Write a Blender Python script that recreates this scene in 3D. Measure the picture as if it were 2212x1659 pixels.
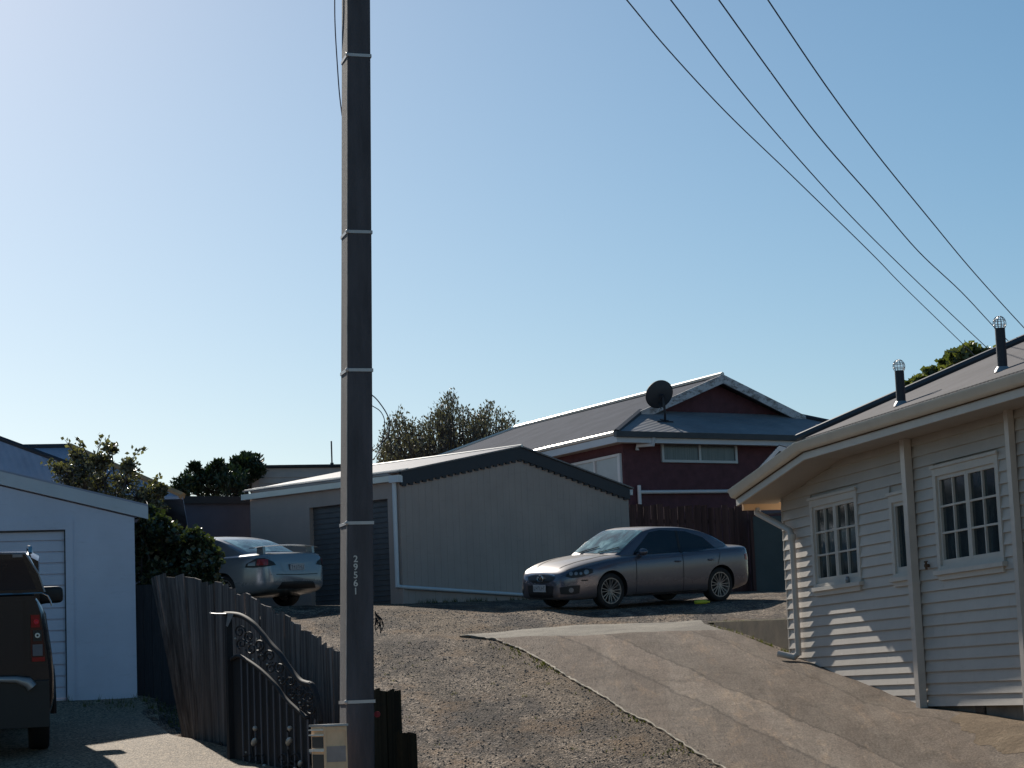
import bpy, bmesh, math, random
import numpy as np
from mathutils import Vector, Matrix
from mathutils.bvhtree import BVHTree
for o in list(bpy.data.objects): bpy.data.objects.remove(o, do_unlink=True)
scene = bpy.context.scene
COL = scene.collection
R = math.radians

# ------------------------------------------------------------------ camera
CAMZ = 1.6
F, CX, CY = 4914.0, 1106.0, 829.5          # focal length and centre in pixels of a 2212 wide picture
PITCH, ROLL = math.atan(.1375), -.04
cam_d = bpy.data.cameras.new('camera'); cam = bpy.data.objects.new('camera', cam_d); COL.objects.link(cam)
cam_d.sensor_width = 36; cam_d.lens = 36*F/2212; cam_d.clip_start = .1; cam_d.clip_end = 5000
CAMROT = Matrix.Rotation(math.pi/2+PITCH, 4, 'X') @ Matrix.Rotation(ROLL, 4, 'Z')
cam.matrix_world = Matrix.Translation((0, 0, CAMZ)) @ CAMROT
scene.camera = cam
# ------------------------------------------------------------------ sky and sun
SUN_AZ, SUN_EL = R(-22.2), R(29.5)         # measured from +Y, negative is to the left
world = bpy.data.worlds.new('World'); scene.world = world; world.use_nodes = True
wn = world.node_tree; wn.nodes.clear()
sky = wn.nodes.new('ShaderNodeTexSky'); sky.sky_type = 'NISHITA'; sky.sun_disc = False
sky.sun_elevation = SUN_EL; sky.sun_rotation = SUN_AZ
sky.altitude = 0; sky.air_density = .9; sky.dust_density = .5; sky.ozone_density = 1.9
bg = wn.nodes.new('ShaderNodeBackground'); bg.inputs[1].default_value = .075
wo = wn.nodes.new('ShaderNodeOutputWorld')
hs = wn.nodes.new('ShaderNodeHueSaturation'); hs.inputs['Hue'].default_value = .488; hs.inputs['Saturation'].default_value = 1.27; hs.inputs['Value'].default_value = .785
wn.links.new(sky.outputs[0], hs.inputs['Color']); wn.links.new(hs.outputs[0], bg.inputs[0]); wn.links.new(bg.outputs[0], wo.inputs[0])
sd = bpy.data.lights.new('sun', 'SUN'); sd.energy = 4.4; sd.angle = R(.5); sd.color = (1, .93, .82)
sun = bpy.data.objects.new('sun', sd); COL.objects.link(sun)
SDIR = Vector((math.sin(SUN_AZ)*math.cos(SUN_EL), math.cos(SUN_AZ)*math.cos(SUN_EL), math.sin(SUN_EL)))
sun.rotation_euler = SDIR.to_track_quat('Z', 'Y').to_euler(); sun.location = SDIR*100
scene.view_settings.view_transform = 'Standard'; scene.view_settings.look = 'None'
scene.view_settings.exposure = .48; scene.view_settings.gamma = 1
scene.cycles.max_bounces = 6; scene.cycles.transparent_max_bounces = 12

# ------------------------------------------------------------------ helpers
def ray(x, y):
    return (CAMROT.to_3x3() @ Vector(((x-CX)/F, -(y-CY)/F, -1))).normalized()
EYE = Vector((0, 0, CAMZ))
def P(x, y, D):                            # point D metres ahead (world Y) seen at picture position x, y
    r = ray(x, y); return EYE + r*(D/r.y)
def PP(x, y, p0, n):                       # the same on a plane
    r = ray(x, y); return EYE + r*((Vector(p0)-EYE).dot(n)/r.dot(n))
def lerp(a, b, t): return a+(b-a)*t

class Frame:                               # s along, n outward, z up (z measured from eye height)
    def __init__(s, o, es):
        s.o = Vector((o[0], o[1], CAMZ)); s.es = Vector((es[0], es[1], 0)).normalized()
        s.en = Vector((s.es.y, -s.es.x, 0))
    def __call__(s, a, n, z): return s.o + s.es*a + s.en*n + Vector((0, 0, z))
    def sz(s, x, y, n=0):
        p = PP(x, y, s.o+s.en*n, s.en)-s.o; return p.dot(s.es), p.z

class MB:
    def __init__(s): s.v = []; s.f = []; s.m = []; s.mi = 0
    def add(s, vs, fs):
        b = len(s.v); s.v += [Vector(p) for p in vs]
        for f in fs: s.f.append([b+i for i in f]); s.m.append(s.mi)
        return s
    def quad(s, a, b, c, d): return s.add([a, b, c, d], [(0, 1, 2, 3)])
    def hexa(s, p):                        # 4 bottom, 4 top
        return s.add(p, [(3, 2, 1, 0), (4, 5, 6, 7), (0, 1, 5, 4), (1, 2, 6, 5), (2, 3, 7, 6), (3, 0, 4, 7)])
    def box(s, x0, x1, y0, y1, z0, z1):
        return s.hexa([(x0,y0,z0),(x1,y0,z0),(x1,y1,z0),(x0,y1,z0),(x0,y0,z1),(x1,y0,z1),(x1,y1,z1),(x0,y1,z1)])
    def fbox(s, F_, a0, a1, n0, n1, z0, z1):
        q = [(a0,n0),(a1,n0),(a1,n1),(a0,n1)]
        return s.hexa([F_(a, n, z0) for a, n in q]+[F_(a, n, z1) for a, n in q])
    def prism(s, pts, d):                  # polygon swept by vector d
        n = len(pts); d = Vector(d); pts = [Vector(p) for p in pts]
        return s.add(pts+[p+d for p in pts], [tuple(range(n))[::-1], tuple(range(n, 2*n))]+[(i, (i+1) % n, n+(i+1) % n, n+i) for i in range(n)])
    def tube(s, pts, r, k=8, caps=True):
        pts = [Vector(p) for p in pts]; rs = r if isinstance(r, (list, tuple)) else [r]*len(pts)
        vs = []; fs = []; up = None
        for i, p in enumerate(pts):
            t = (pts[min(i+1, len(pts)-1)]-pts[max(i-1, 0)])
            t = t.normalized() if t.length > 1e-9 else Vector((0, 0, 1))
            if up is None: up = t.orthogonal().normalized()
            a = up - t*up.dot(t); a = a.normalized() if a.length > 1e-6 else t.orthogonal().normalized(); up = a
            b = t.cross(a)
            for j in range(k):
                an = 2*math.pi*j/k; vs.append(p+a*(rs[i]*math.cos(an))+b*(rs[i]*math.sin(an)))
        for i in range(len(pts)-1):
            for j in range(k):
                fs.append((i*k+j, i*k+(j+1) % k, (i+1)*k+(j+1) % k, (i+1)*k+j))
        if caps: fs.append(tuple(range(k))[::-1]); fs.append(tuple(range((len(pts)-1)*k, len(pts)*k)))
        return s.add(vs, fs)
    def lathe(s, prof, c, ax, k=24):       # prof: (radius, offset along ax)
        c = Vector(c); ax = Vector(ax).normalized(); a = ax.orthogonal().normalized(); b = ax.cross(a); vs = []; fs = []
        for r, h in prof:
            for j in range(k):
                an = 2*math.pi*j/k; vs.append(c+ax*h+a*(r*math.cos(an))+b*(r*math.sin(an)))
        for i in range(len(prof)-1):
            for j in range(k): fs.append((i*k+j, i*k+(j+1) % k, (i+1)*k+(j+1) % k, (i+1)*k+j))
        return s.add(vs, fs)
    def sphere(s, c, r, n=8, m=6, sc=(1, 1, 1)):
        prof = [(math.sin(math.pi*i/m), -math.cos(math.pi*i/m)) for i in range(m+1)]
        vs = [Vector((c[0]+r*sc[0]*q*math.cos(2*math.pi*j/n), c[1]+r*sc[1]*q*math.sin(2*math.pi*j/n), c[2]+r*sc[2]*h)) for q, h in prof for j in range(n)]
        return s.add(vs, [(i*n+j, i*n+(j+1) % n, (i+1)*n+(j+1) % n, (i+1)*n+j) for i in range(m) for j in range(n)])
    def build(s, name, mats, parent=None, local=False, smooth=False, angle=None, fix=True):
        me = bpy.data.meshes.new(name)
        off = Vector((0, 0, 0))
        if parent is not None and not local:
            p = parent
            while p is not None: off += p.location; p = p.parent
        me.from_pydata([tuple(v-off) for v in s.v], [], s.f)
        mats = mats if isinstance(mats, (list, tuple)) else [mats]
        for m in mats: me.materials.append(m)
        me.polygons.foreach_set('material_index', s.m)
        if fix:
            bm = bmesh.new(); bm.from_mesh(me); bmesh.ops.recalc_face_normals(bm, faces=bm.faces); bm.to_mesh(me); bm.free()
        if smooth:
            me.polygons.foreach_set('use_smooth', [True]*len(me.polygons))
            if angle: me.set_sharp_from_angle(angle=R(angle))
        me.update()
        o = bpy.data.objects.new(name, me); COL.objects.link(o)
        if parent is not None: o.parent = parent
        return o

def tag(o, label, cat, group=None, kind=None):
    if label: o['label'] = label
    if cat: o['category'] = cat
    if group: o['group'] = group
    if kind: o['kind'] = kind
    return o
def empty(name, loc, label, cat, group=None):
    o = bpy.data.objects.new(name, None); o.location = loc; o.empty_display_size = .2; COL.objects.link(o)
    return tag(o, label, cat, group)
def struct(o): o['kind'] = 'structure'; return o

# ------------------------------------------------------------------ materials
class NT:
    def __init__(s, name):
        s.m = bpy.data.materials.new(name); s.m.use_nodes = True; s.t = s.m.node_tree; s.t.nodes.clear()
        s.out = s.n('ShaderNodeOutputMaterial'); s.b = s.n('ShaderNodeBsdfPrincipled'); s.l(s.b.outputs[0], s.out.inputs[0])
        s.tc = s.n('ShaderNodeTexCoord')
    def n(s, k, **kw):
        x = s.t.nodes.new(k)
        for a, v in kw.items(): setattr(x, a, v)
        return x
    def l(s, a, b): s.t.links.new(a, b)
    def map(s, scale, rot=(0, 0, 0), geo=True):
        mp = s.n('ShaderNodeMapping'); mp.inputs['Scale'].default_value = scale; mp.inputs['Rotation'].default_value = rot
        if geo: g = s.n('ShaderNodeNewGeometry'); s.l(g.outputs['Position'], mp.inputs[0])
        else: s.l(s.tc.outputs['Object'], mp.inputs[0])
        return mp.outputs[0]
    def noise(s, vec, scale=1, detail=4, rough=.6, dist=0):
        x = s.n('ShaderNodeTexNoise'); x.inputs['Scale'].default_value = scale; x.inputs['Detail'].default_value = detail
        x.inputs['Roughness'].default_value = rough; x.inputs['Distortion'].default_value = dist; s.l(vec, x.inputs['Vector']); return x.outputs[0]
    def vor(s, vec, scale=1, feature='F1', out=0):
        x = s.n('ShaderNodeTexVoronoi', feature=feature); x.inputs['Scale'].default_value = scale; s.l(vec, x.inputs['Vector']); return x.outputs[out]
    def ramp(s, fac, stops):
        x = s.n('ShaderNodeValToRGB'); e = x.color_ramp.elements
        while len(e) < len(stops): e.new(.5)
        for i, (p, c) in enumerate(stops):
            e[i].position = p; e[i].color = (c, c, c, 1) if isinstance(c, (int, float)) else (*c, 1)
        s.l(fac, x.inputs[0]); return x.outputs[0]
    def mix(s, fac, a, b, mode='MIX'):
        x = s.n('ShaderNodeMix', data_type='RGBA', blend_type=mode)
        for v, i in ((fac, 0), (a, 6), (b, 7)):
            if isinstance(v, (int, float)): x.inputs[i].default_value = v if i == 0 else (v, v, v, 1)
            elif isinstance(v, tuple): x.inputs[i].default_value = (*v, 1)
            else: s.l(v, x.inputs[i])
        return x.outputs[2]
    def math(s, op, a, b=0.0):
        x = s.n('ShaderNodeMath', operation=op)
        for i, v in enumerate((a, b)):
            if isinstance(v, (int, float)): x.inputs[i].default_value = v
            else: s.l(v, x.inputs[i])
        return x.outputs[0]
    def bump(s, h, strength=.5, dist=.01):
        x = s.n('ShaderNodeBump'); x.inputs['Strength'].default_value = strength; x.inputs['Distance'].default_value = dist
        s.l(h, x.inputs['Height']); s.l(x.outputs[0], s.b.inputs['Normal'])
    def col(s, c):
        if isinstance(c, tuple): s.b.inputs['Base Color'].default_value = (*c, 1)
        else: s.l(c, s.b.inputs['Base Color'])
    def set(s, **kw):
        for k, v in kw.items(): s.b.inputs[{'rough': 'Roughness', 'metal': 'Metallic', 'coat': 'Coat Weight', 'spec': 'Specular IOR Level', 'trans': 'Transmission Weight'}[k]].default_value = v

def M(name, c, rough=.6, metal=0, var=.12, scale=3, bump=0, bscale=60, coat=0, spec=.5, stretch=(1, 1, 1)):
    t = NT(name); v = t.map(stretch, geo=True)
    nz = t.noise(v, scale, 5, .62)
    dark = tuple(x*(1-var) for x in c); lite = tuple(min(1, x*(1+var)) for x in c)
    t.col(t.ramp(nz, [(.3, dark), (.7, lite)])); t.set(rough=rough, metal=metal, coat=coat, spec=spec)
    if bump: t.bump(t.noise(v, bscale, 4, .7), bump, .006)
    return t.m

def gravel_mat():
    t = NT('gravel'); v = t.map((1, 1, 1))
    stones = t.vor(v, 28, out=1); st2 = t.vor(v, 60, out=1)
    g1 = t.n('ShaderNodeRGBToBW'); t.l(stones, g1.inputs[0]); g2 = t.n('ShaderNodeRGBToBW'); t.l(st2, g2.inputs[0])
    f = t.math('ADD', t.math('MULTIPLY', g1.outputs[0], .55), t.math('MULTIPLY', g2.outputs[0], .45))
    c = t.ramp(f, [(.20, (.022, .018, .015)), (.42, (.095, .080, .066)), (.6, (.18, .153, .128)), (.82, (.42, .37, .31))])
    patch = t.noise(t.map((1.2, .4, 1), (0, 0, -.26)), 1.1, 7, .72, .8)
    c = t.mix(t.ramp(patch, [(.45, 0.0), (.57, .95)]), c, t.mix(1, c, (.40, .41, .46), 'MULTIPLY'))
    soil = t.noise(t.map((.8, .5, 1), (0, 0, -.3)), 1.5, 6, .7)
    c = t.mix(t.ramp(soil, [(.52, 0.0), (.66, .7)]), c, (.17, .118, .074))
    sx = t.n('ShaderNodeSeparateXYZ'); t.l(t.map((1, 1, 1), (0, 0, -.263)), sx.inputs[0])
    wob = t.math('MULTIPLY', t.math('SUBTRACT', t.noise(v, .9, 6, .75), .5), 2.4); uu = t.math('DIVIDE', t.math('SUBTRACT', t.math('ADD', sx.outputs[0], wob), 5.0), 5.0)
    verge = t.ramp(uu, [(.0, 0.0), (.55, .0), (.72, .75), (.82, .8), (.9, .0)])
    c = t.mix(verge, c, t.mix(.6, t.mix(t.noise(v, 6, 6, .8), (.07, .055, .03), (.20, .145, .09)), c))
    rut = t.ramp(uu, [(.0, .9), (.10, .50), (.18, 1.15), (.34, 1.2), (.42, .48), (.52, 1.0), (1, 1.0)])
    c = t.mix(.7, c, t.mix(1, c, rut, 'MULTIPLY'))
    moss = t.noise(v, 2.3, 7, .75)
    c = t.mix(t.ramp(moss, [(.60, 0.0), (.72, .6)]), c, (.085, .075, .03))
    c = t.mix(1, c, (1.36, 1.24, 1.14), 'MULTIPLY')
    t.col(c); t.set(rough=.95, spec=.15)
    h = t.math('ADD', t.math('MULTIPLY', t.vor(v, 34), 1.3), t.noise(v, 13, 5, .7)); t.bump(h, .9, .03)
    return t.m
def drive_mat():
    t = NT('old_concrete'); rot = (0, 0, -.263)
    v = t.map((1, 1, 1)); vr = t.map((1, .05, 1), rot); vr2 = t.map((1, .13, 1), rot)
    c = t.ramp(t.noise(v, 4, 6, .7), [(.3, (.228, .180, .142)), (.7, (.30, .243, .196))])
    # long wheel tracks and seams worn along the drive
    sx = t.n('ShaderNodeSeparateXYZ'); t.l(t.map((1, 1, 1), rot), sx.inputs[0])
    wob = t.math('MULTIPLY', t.math('SUBTRACT', t.noise(t.map((1, .30, 1), rot), 1.3, 7, .75), .5), .55)
    u = t.math('DIVIDE', t.math('SUBTRACT', t.math('ADD', sx.outputs[0], wob), 9.0), 3.5)
    band = t.ramp(u, [(.0, 1.0), (.235, .92), (.25, .50), (.265, 1.2), (.44, 1.15), (.45, .45), (.465, .82), (.60, .80), (.68, 1.0), (.80, .9), (.81, .5), (.82, .85)])
    c = t.mix(.85, c, t.mix(1, c, band, 'MULTIPLY'))
    st = t.noise(vr, 1.7, 5, .6, .35)
    c = t.mix(t.ramp(st, [(.42, 0.0), (.56, .6)]), c, t.mix(1, c, (.76, .71, .68), 'MULTIPLY'))
    crack = t.noise(vr2, 3.1, 7, .8, .5)
    st2 = t.noise(vr2, 2.6, 6, .75, .6)
    c = t.mix(t.ramp(st2, [(.54, 0.0), (.64, .6)]), c, t.mix(1, c, (1.55, 1.42, 1.25), 'MULTIPLY'))
    blot = t.noise(v, 1.9, 7, .8)
    c = t.mix(t.ramp(blot, [(.54, 0.0), (.66, .45)]), c, (.10, .078, .058))
    fine = t.noise(v, 38, 4, .8)
    c = t.mix(.7, c, t.mix(1, c, t.ramp(fine, [(.32, .45), (.5, 1.0), (.68, 1.8)]), 'MULTIPLY'))
    t.col(c); t.set(rough=.93, spec=.15)
    h = t.math('ADD', t.noise(v, 30, 5, .8), t.math('MULTIPLY', t.noise(vr2, 3, 5), 2.5)); t.bump(h, 1.0, .035)
    return t.m
def apron_mat():
    t = NT('pale_concrete'); v = t.map((1, 1, 1))
    c = t.ramp(t.noise(v, 3.5, 7, .75), [(.3, (.15, .125, .092)), (.7, (.27, .232, .178))])
    c = t.mix(t.ramp(t.noise(v, 1.7, 5, .7), [(.45, 0.0), (.62, .75)]), c, (.12, .098, .075))
    c = t.mix(.8, c, t.mix(1, c, t.ramp(t.noise(v, 70, 2, .7), [(.35, .5), (.65, 1.5)]), 'MULTIPLY'))
    t.col(c); t.set(rough=.9); t.bump(t.noise(v, 50, 3, .7), .6, .01); return t.m
def aggregate_mat():
    t = NT('exposed_aggregate'); v = t.map((1, 1, 1))
    g = t.n('ShaderNodeRGBToBW'); t.l(t.vor(v, 46, out=1), g.inputs[0])
    c = t.ramp(g.outputs[0], [(.2, (.06, .040, .026)), (.5, (.19, .135, .086)), (.85, (.42, .32, .22))])
    c = t.mix(t.ramp(t.noise(v, 2, 5), [(.45, 0.0), (.7, .35)]), c, (.13, .10, .07))
    t.col(c); t.set(rough=.85); t.bump(t.vor(v, 46), .7, .012); return t.m
def grassy_mat():
    t = NT('gritty_verge'); v = t.map((1, 1, 1))
    c = t.ramp(t.noise(v, 3, 8, .8), [(.3, (.06, .052, .030)), (.55, (.15, .128, .085)), (.75, (.25, .22, .16))])
    c = t.mix(.7, c, t.mix(1, c, t.ramp(t.noise(v, 40, 4, .8), [(.32, .4), (.68, 1.7)]), 'MULTIPLY'))
    t.col(c); t.set(rough=.95, spec=.1); t.bump(t.noise(v, 25, 6, .8), 1, .04); return t.m
def dirt_mat():
    t = NT('bare_clay'); v = t.map((1, 1, 1))
    c = t.ramp(t.noise(v, 2.2, 8, .75), [(.3, (.13, .088, .052)), (.55, (.22, .158, .10)), (.75, (.32, .245, .165))])
    c = t.mix(.5, c, t.mix(1, c, t.ramp(t.noise(v, 45, 3, .7), [(.35, .5), (.65, 1.5)]), 'MULTIPLY'))
    t.col(c); t.set(rough=.95, spec=.2); t.bump(t.noise(v, 14, 7, .75), .9, .04); return t.m
def board_mat(name, c, streak=.12, warm=(.3, .22, .13)):
    t = NT(name); v = t.map((1, 1, 1)); vz = t.map((9, 9, .5))
    cc = t.ramp(t.noise(v, 1.7, 5, .6), [(.3, tuple(x*.93 for x in c)), (.7, tuple(min(1, x*1.05) for x in c))])
    cc = t.mix(t.ramp(t.noise(vz, 1, 5, .7), [(.5, 0.0), (.8, streak)]), cc, tuple(x*.55 for x in c))
    cc = t.mix(t.ramp(t.noise(t.map((1.2, 1.2, 5)), 2.4, 7, .8), [(.56, 0.0), (.70, .38)]), cc, tuple(x*.62 for x in c))
    cc = t.mix(t.ramp(t.noise(v, 7, 6, .85), [(.66, 0.0), (.74, .45)]), cc, tuple(x*.45 for x in c))
    t.col(cc); t.set(rough=.5, spec=.4); t.bump(t.noise(t.map((2, 2, 14)), 3, 4, .6), .18, .005); return t.m
def iron_mat(name, c, ang, pitch=.076, depth=.5, rough=.45, metal=.25, spec=.25):
    # corrugated sheet: ang = direction (plan) across the corrugations
    t = NT(name); w = t.n('ShaderNodeTexWave', wave_type='BANDS', bands_direction='X'); w.inputs['Scale'].default_value = 2*math.pi/pitch/20
    t.l(t.map((1, 1, 1), (0, 0, -ang)), w.inputs['Vector'])
    v = t.map((1, 1, 1))
    cc = t.ramp(t.noise(v, 1.3, 6, .7), [(.3, tuple(x*.82 for x in c)), (.7, tuple(min(1, x*1.15) for x in c))])
    cc = t.mix(t.ramp(t.noise(v, 9, 5, .8), [(.62, 0.0), (.75, .35)]), cc, tuple(x*.5 for x in c))
    t.col(cc); t.set(rough=rough, metal=metal, spec=spec); t.bump(w.outputs[1], depth, .018); return t.m
def paling_mat(name, c1, c2):
    t = NT(name); v = t.map((16, 16, .45)); o = t.map((7.5, 7.5, .02))
    cc = t.ramp(t.noise(v, 1.6, 6, .72), [(.3, c1), (.7, c2)])
    cc = t.mix(.55, cc, t.mix(1, cc, t.ramp(t.noise(o, 1, 2), [(.35, .5), (.65, 1.7)]), 'MULTIPLY'))
    t.col(cc); t.set(rough=.9, spec=.2); t.bump(t.noise(t.map((60, 60, 1.5)), 1, 4, .7), .6, .006); return t.m
def leaf_mat(name, c1, c2, gloss=.35, tr=.35):
    t = NT(name); g = t.n('ShaderNodeNewGeometry')
    wn_ = t.n('ShaderNodeTexWhiteNoise', noise_dimensions='1D'); t.l(g.outputs['Random Per Island'], wn_.inputs['W'])
    c = t.ramp(wn_.outputs['Value'], [(.0, c1), (1., c2)]); t.col(c); t.set(rough=gloss, spec=.5)
    tr_ = t.n('ShaderNodeBsdfTranslucent'); t.l(t.mix(1, c, (1.5, 1.7, .6), 'MULTIPLY'), tr_.inputs[0])
    mx = t.n('ShaderNodeMixShader'); mx.inputs[0].default_value = tr
    t.l(t.b.outputs[0], mx.inputs[1]); t.l(tr_.outputs[0], mx.inputs[2]); t.l(mx.outputs[0], t.out.inputs[0]); return t.m
def plastic_mat(name, c, tr):
    t = NT(name); t.col(c); t.set(rough=.4)
    a = t.n('ShaderNodeBsdfTranslucent'); a.inputs[0].default_value = (.62, .46, .31, 1)
    mx = t.n('ShaderNodeMixShader'); mx.inputs[0].default_value = tr
    t.l(t.b.outputs[0], mx.inputs[1]); t.l(a.outputs[0], mx.inputs[2]); t.l(mx.outputs[0], t.out.inputs[0]); return t.m
def paint_mat(name, c, rough=.28, metal=.55, dirt=.4, dc=(.14, .11, .085), z0=0.0, z1=.6, top=.0):
    t = NT(name); s_ = t.n('ShaderNodeSeparateXYZ'); t.l(t.tc.outputs['Object'], s_.inputs[0])
    low = t.n('ShaderNodeMapRange'); low.inputs[1].default_value = z0; low.inputs[2].default_value = z1; low.inputs[3].default_value = 1; low.inputs[4].default_value = 0
    t.l(s_.outputs[2], low.inputs[0])
    nz = t.noise(t.map((1, 1, 1), geo=False), 5, 6, .7)
    f = t.math('MULTIPLY', t.math('ADD', t.math('MULTIPLY', low.outputs[0], 1.0), .12), t.math('MULTIPLY', nz, dirt*2))
    g_ = t.n('ShaderNodeNewGeometry'); sn = t.n('ShaderNodeSeparateXYZ'); t.l(g_.outputs['Normal'], sn.inputs[0])
    upf = t.n('ShaderNodeMapRange'); upf.inputs[1].default_value = .62; upf.inputs[2].default_value = 1.0; upf.inputs[3].default_value = 0; upf.inputs[4].default_value = top
    t.l(sn.outputs[2], upf.inputs[0]); f = t.math('MAXIMUM', f, upf.outputs[0])
    t.col(t.mix(f, c, dc)); t.set(metal=metal, coat=.45); t.l(t.math('MULTIPLY', t.math('SUBTRACT', 1.0, f), metal), t.b.inputs['Metallic'])
    t.l(t.math('ADD', rough, t.math('MULTIPLY', f, .5)), t.b.inputs['Roughness'])
    t.b.inputs['Coat Roughness'].default_value = .08
    return t.m

m_gravel = gravel_mat(); m_drive = drive_mat(); m_apron = apron_mat(); m_aggr = aggregate_mat(); m_dirt = dirt_mat(); m_verge = grassy_mat()
m_board = board_mat('weatherboard_paint', (.49, .445, .395)); m_trim = board_mat('trim_paint', (.58, .54, .485), .08)
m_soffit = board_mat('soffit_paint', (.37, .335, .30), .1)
m_gutter = M('gutter_paint', (.62, .58, .50), .3, 0, .05); m_pipe = M('pipe_paint', (.55, .50, .45), .35, 0, .08)
m_glow = plastic_mat('yellowed_plastic_gutter', (.66, .52, .36), .45)
m_rust = M('rusty_gap', (.10, .06, .035), .9, 0, .4, 12)
m_found = M('foundation_concrete', (.17, .155, .135), .9, 0, .25, 4, .5)
m_ret = M('mossy_retaining_concrete', (.075, .055, .034), .95, 0, .75, 2.6, .8, 30)
HA = math.atan2(.2607, .9654)
m_roof = iron_mat('grey_corrugated_iron', (.125, .118, .125), math.pi/2+HA, .10, .12, .8, 0, .08)
m_cap = M('dark_ridge_capping', (.045, .05, .06), .5, .1, .15)
m_bluew = board_mat('pale_blue_paint', (.60, .63, .75), .05); m_bluebarge = board_mat('pale_grey_barge_paint', (.58, .61, .66), .04)
m_block = m_bluew
m_roofb = iron_mat('blue_grey_iron', (.34, .37, .47), .6, .10, .25, .55, .05)
m_dshed = M('dark_charcoal_wall', (.055, .066, .10), .8, 0, .12, 3)
m_band = M('black_roof_edge', (.014, .016, .02), .7, 0, .1)
m_orange = M('sunlit_orange_edge', (.50, .27, .13), .7, 0, .2)  # sunlight on the hip edge put into this orange
m_brown = board_mat('brown_grey_sheet', (.42, .325, .285), .12)
m_barge = M('dark_blue_barge', (.022, .024, .034), .55, 0, .1)
m_white = M('white_downpipe', (.66, .66, .68), .35, 0, .05)
m_cream = M('bright_gutter', (.72, .68, .62), .3, .1, .06)
m_roller = M('dark_roller_door', (.10, .10, .105), .45, .1, .15)
m_greyclad = M('grey_lapped_cladding', (.38, .355, .34), .7, 0, .08)
m_brick = M('dark_red_cladding', (.095, .034, .045), .8, 0, .22, 5, .25, 50)
m_redroof = iron_mat('grey_purple_iron', (.105, .112, .135), R(61), .12, .3, .92, 0, .02)
m_skirt = iron_mat('pale_weathered_iron', (.23, .23, .25), R(-29), .12, .2, .7, 0, .3)
m_wbarge = NT('peeling_white_barge')
_c = m_wbarge.ramp(m_wbarge.noise(m_wbarge.map((2, 2, 4)), 2.2, 7, .8), [(.48, (.52, .52, .55)), (.60, (.17, .15, .14))]); m_wbarge.col(_c); m_wbarge.set(rough=.7); m_wbarge = m_wbarge.m
m_glass = M('dark_window_glass', (.030, .042, .044), .08, 0, .55, 1.6, spec=.6, stretch=(4, 4, .8))
m_curt = M('net_curtain_glass', (.10, .12, .135), .18, 0, .3, 3, stretch=(12, 12, .3))
m_alum = M('aluminium_frame', (.42, .44, .46), .4, .3, .06)
m_redpal = paling_mat('red_brown_palings', (.05, .026, .024), (.11, .055, .048))
m_pal = paling_mat('weathered_palings', (.042, .037, .036), (.25, .215, .205))
m_mosspal = paling_mat('mossy_dark_planks', (.012, .012, .008), (.035, .032, .02))
m_greenpanel = M('grey_green_panel', (.055, .068, .068), .7, 0, .15, 2)
m_dish = M('dark_mesh_dish', (.05, .055, .065), .6, .3, .1); m_galv = M('galvanised_metal', (.33, .33, .34), .4, .5, .12)
m_iron = M('black_wrought_iron', (.012, .012, .015), .75, 0, .2); m_leafglint = M('pale_leaf_glint', (.42, .41, .38), .3, .2, .1)
m_pole = M('weathered_concrete_pole', (.085, .080, .090), .85, 0, .30, 2.2, .6, 45, stretch=(3, 3, .5))
m_poleedge = M('worn_pole_edge', (.30, .28, .27), .8, 0, .3, 8)
m_strap = M('metal_strap', (.50, .47, .46), .45, .3, .12); m_digit = M('pale_number_paint', (.62, .60, .56), .6, 0, .08)
m_wire = M('power_cable', (.03, .045, .09), .6, 0, .1); m_red = M('red_tag', (.35, .02, .03), .5, 0, .1)
m_card = M('tan_letterbox_paint', (.82, .54, .33), .7, 0, .12, 9, .2); m_greyband = M('grey_letterbox_band', (.38, .30, .27), .7, 0, .15, 9)
m_tire = M('tyre_rubber', (.014, .014, .015), .8, 0, .2); m_dark = M('wheel_well_black', (.008, .008, .009), .9, 0, .1)
m_alloy = M('alloy_rim', (.36, .34, .33), .35, .6, .08); m_blackp = M('black_plastic', (.012, .012, .014), .5, 0, .1)
m_chrome = M('chrome', (.6, .6, .6), .12, 1, .02); m_lens = M('clear_lamp', (.22, .24, .26), .12, .2, .1); m_redlens = M('red_lamp', (.26, .010, .012), .15, 0, .1)
m_plate = M('number_plate', (.42, .42, .43), .5, 0, .05); m_amber = M('clear_amber_lamp', (.4, .2, .08), .2)
m_gapshade = M('dark_gap_shade_boards', (.030, .030, .036), .9, 0, .3, 6, stretch=(8, 8, .5))
m_bark = M('bark', (.06, .048, .04), .9, 0, .3, 8)
# ------------------------------------------------------------------ terrain
from mathutils import noise as mnoise
YR = [-300, -50, 20, 22, 35.5, 36.5, 38, 40, 43, 46, 50, 60, 400]
HR = [-1.62, -1.6, -1.6, -1.557, .846, .99, 1.17, 1.42, 1.66, 1.9, 2.1, 2.3, 2.3]
YL = [-300, 12, 16, 20, 22.5, 25.1, 29, 33, 36.5, 38, 42, 43, 46, 50, 60, 400]
HL = [-1.62, -1.5, -1.05, -.72, -.50, -.28, -.03, .42, 1.0, 1.3, 1.82, 1.86, 1.98, 2.15, 2.3, 2.3]
FY = [10, 18, 21.5, 24.2, 25.1, 29, 31, 36, 60]; FX = [4.6, .3, -1.62, -3.08, -3.6, -4.6, -4.95, -5.4, -5.4]
def fence_x(Y): return float(np.interp(Y, FY, FX))
def sm(t): t = min(1, max(0, t)); return t*t*(3-2*t)
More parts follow.
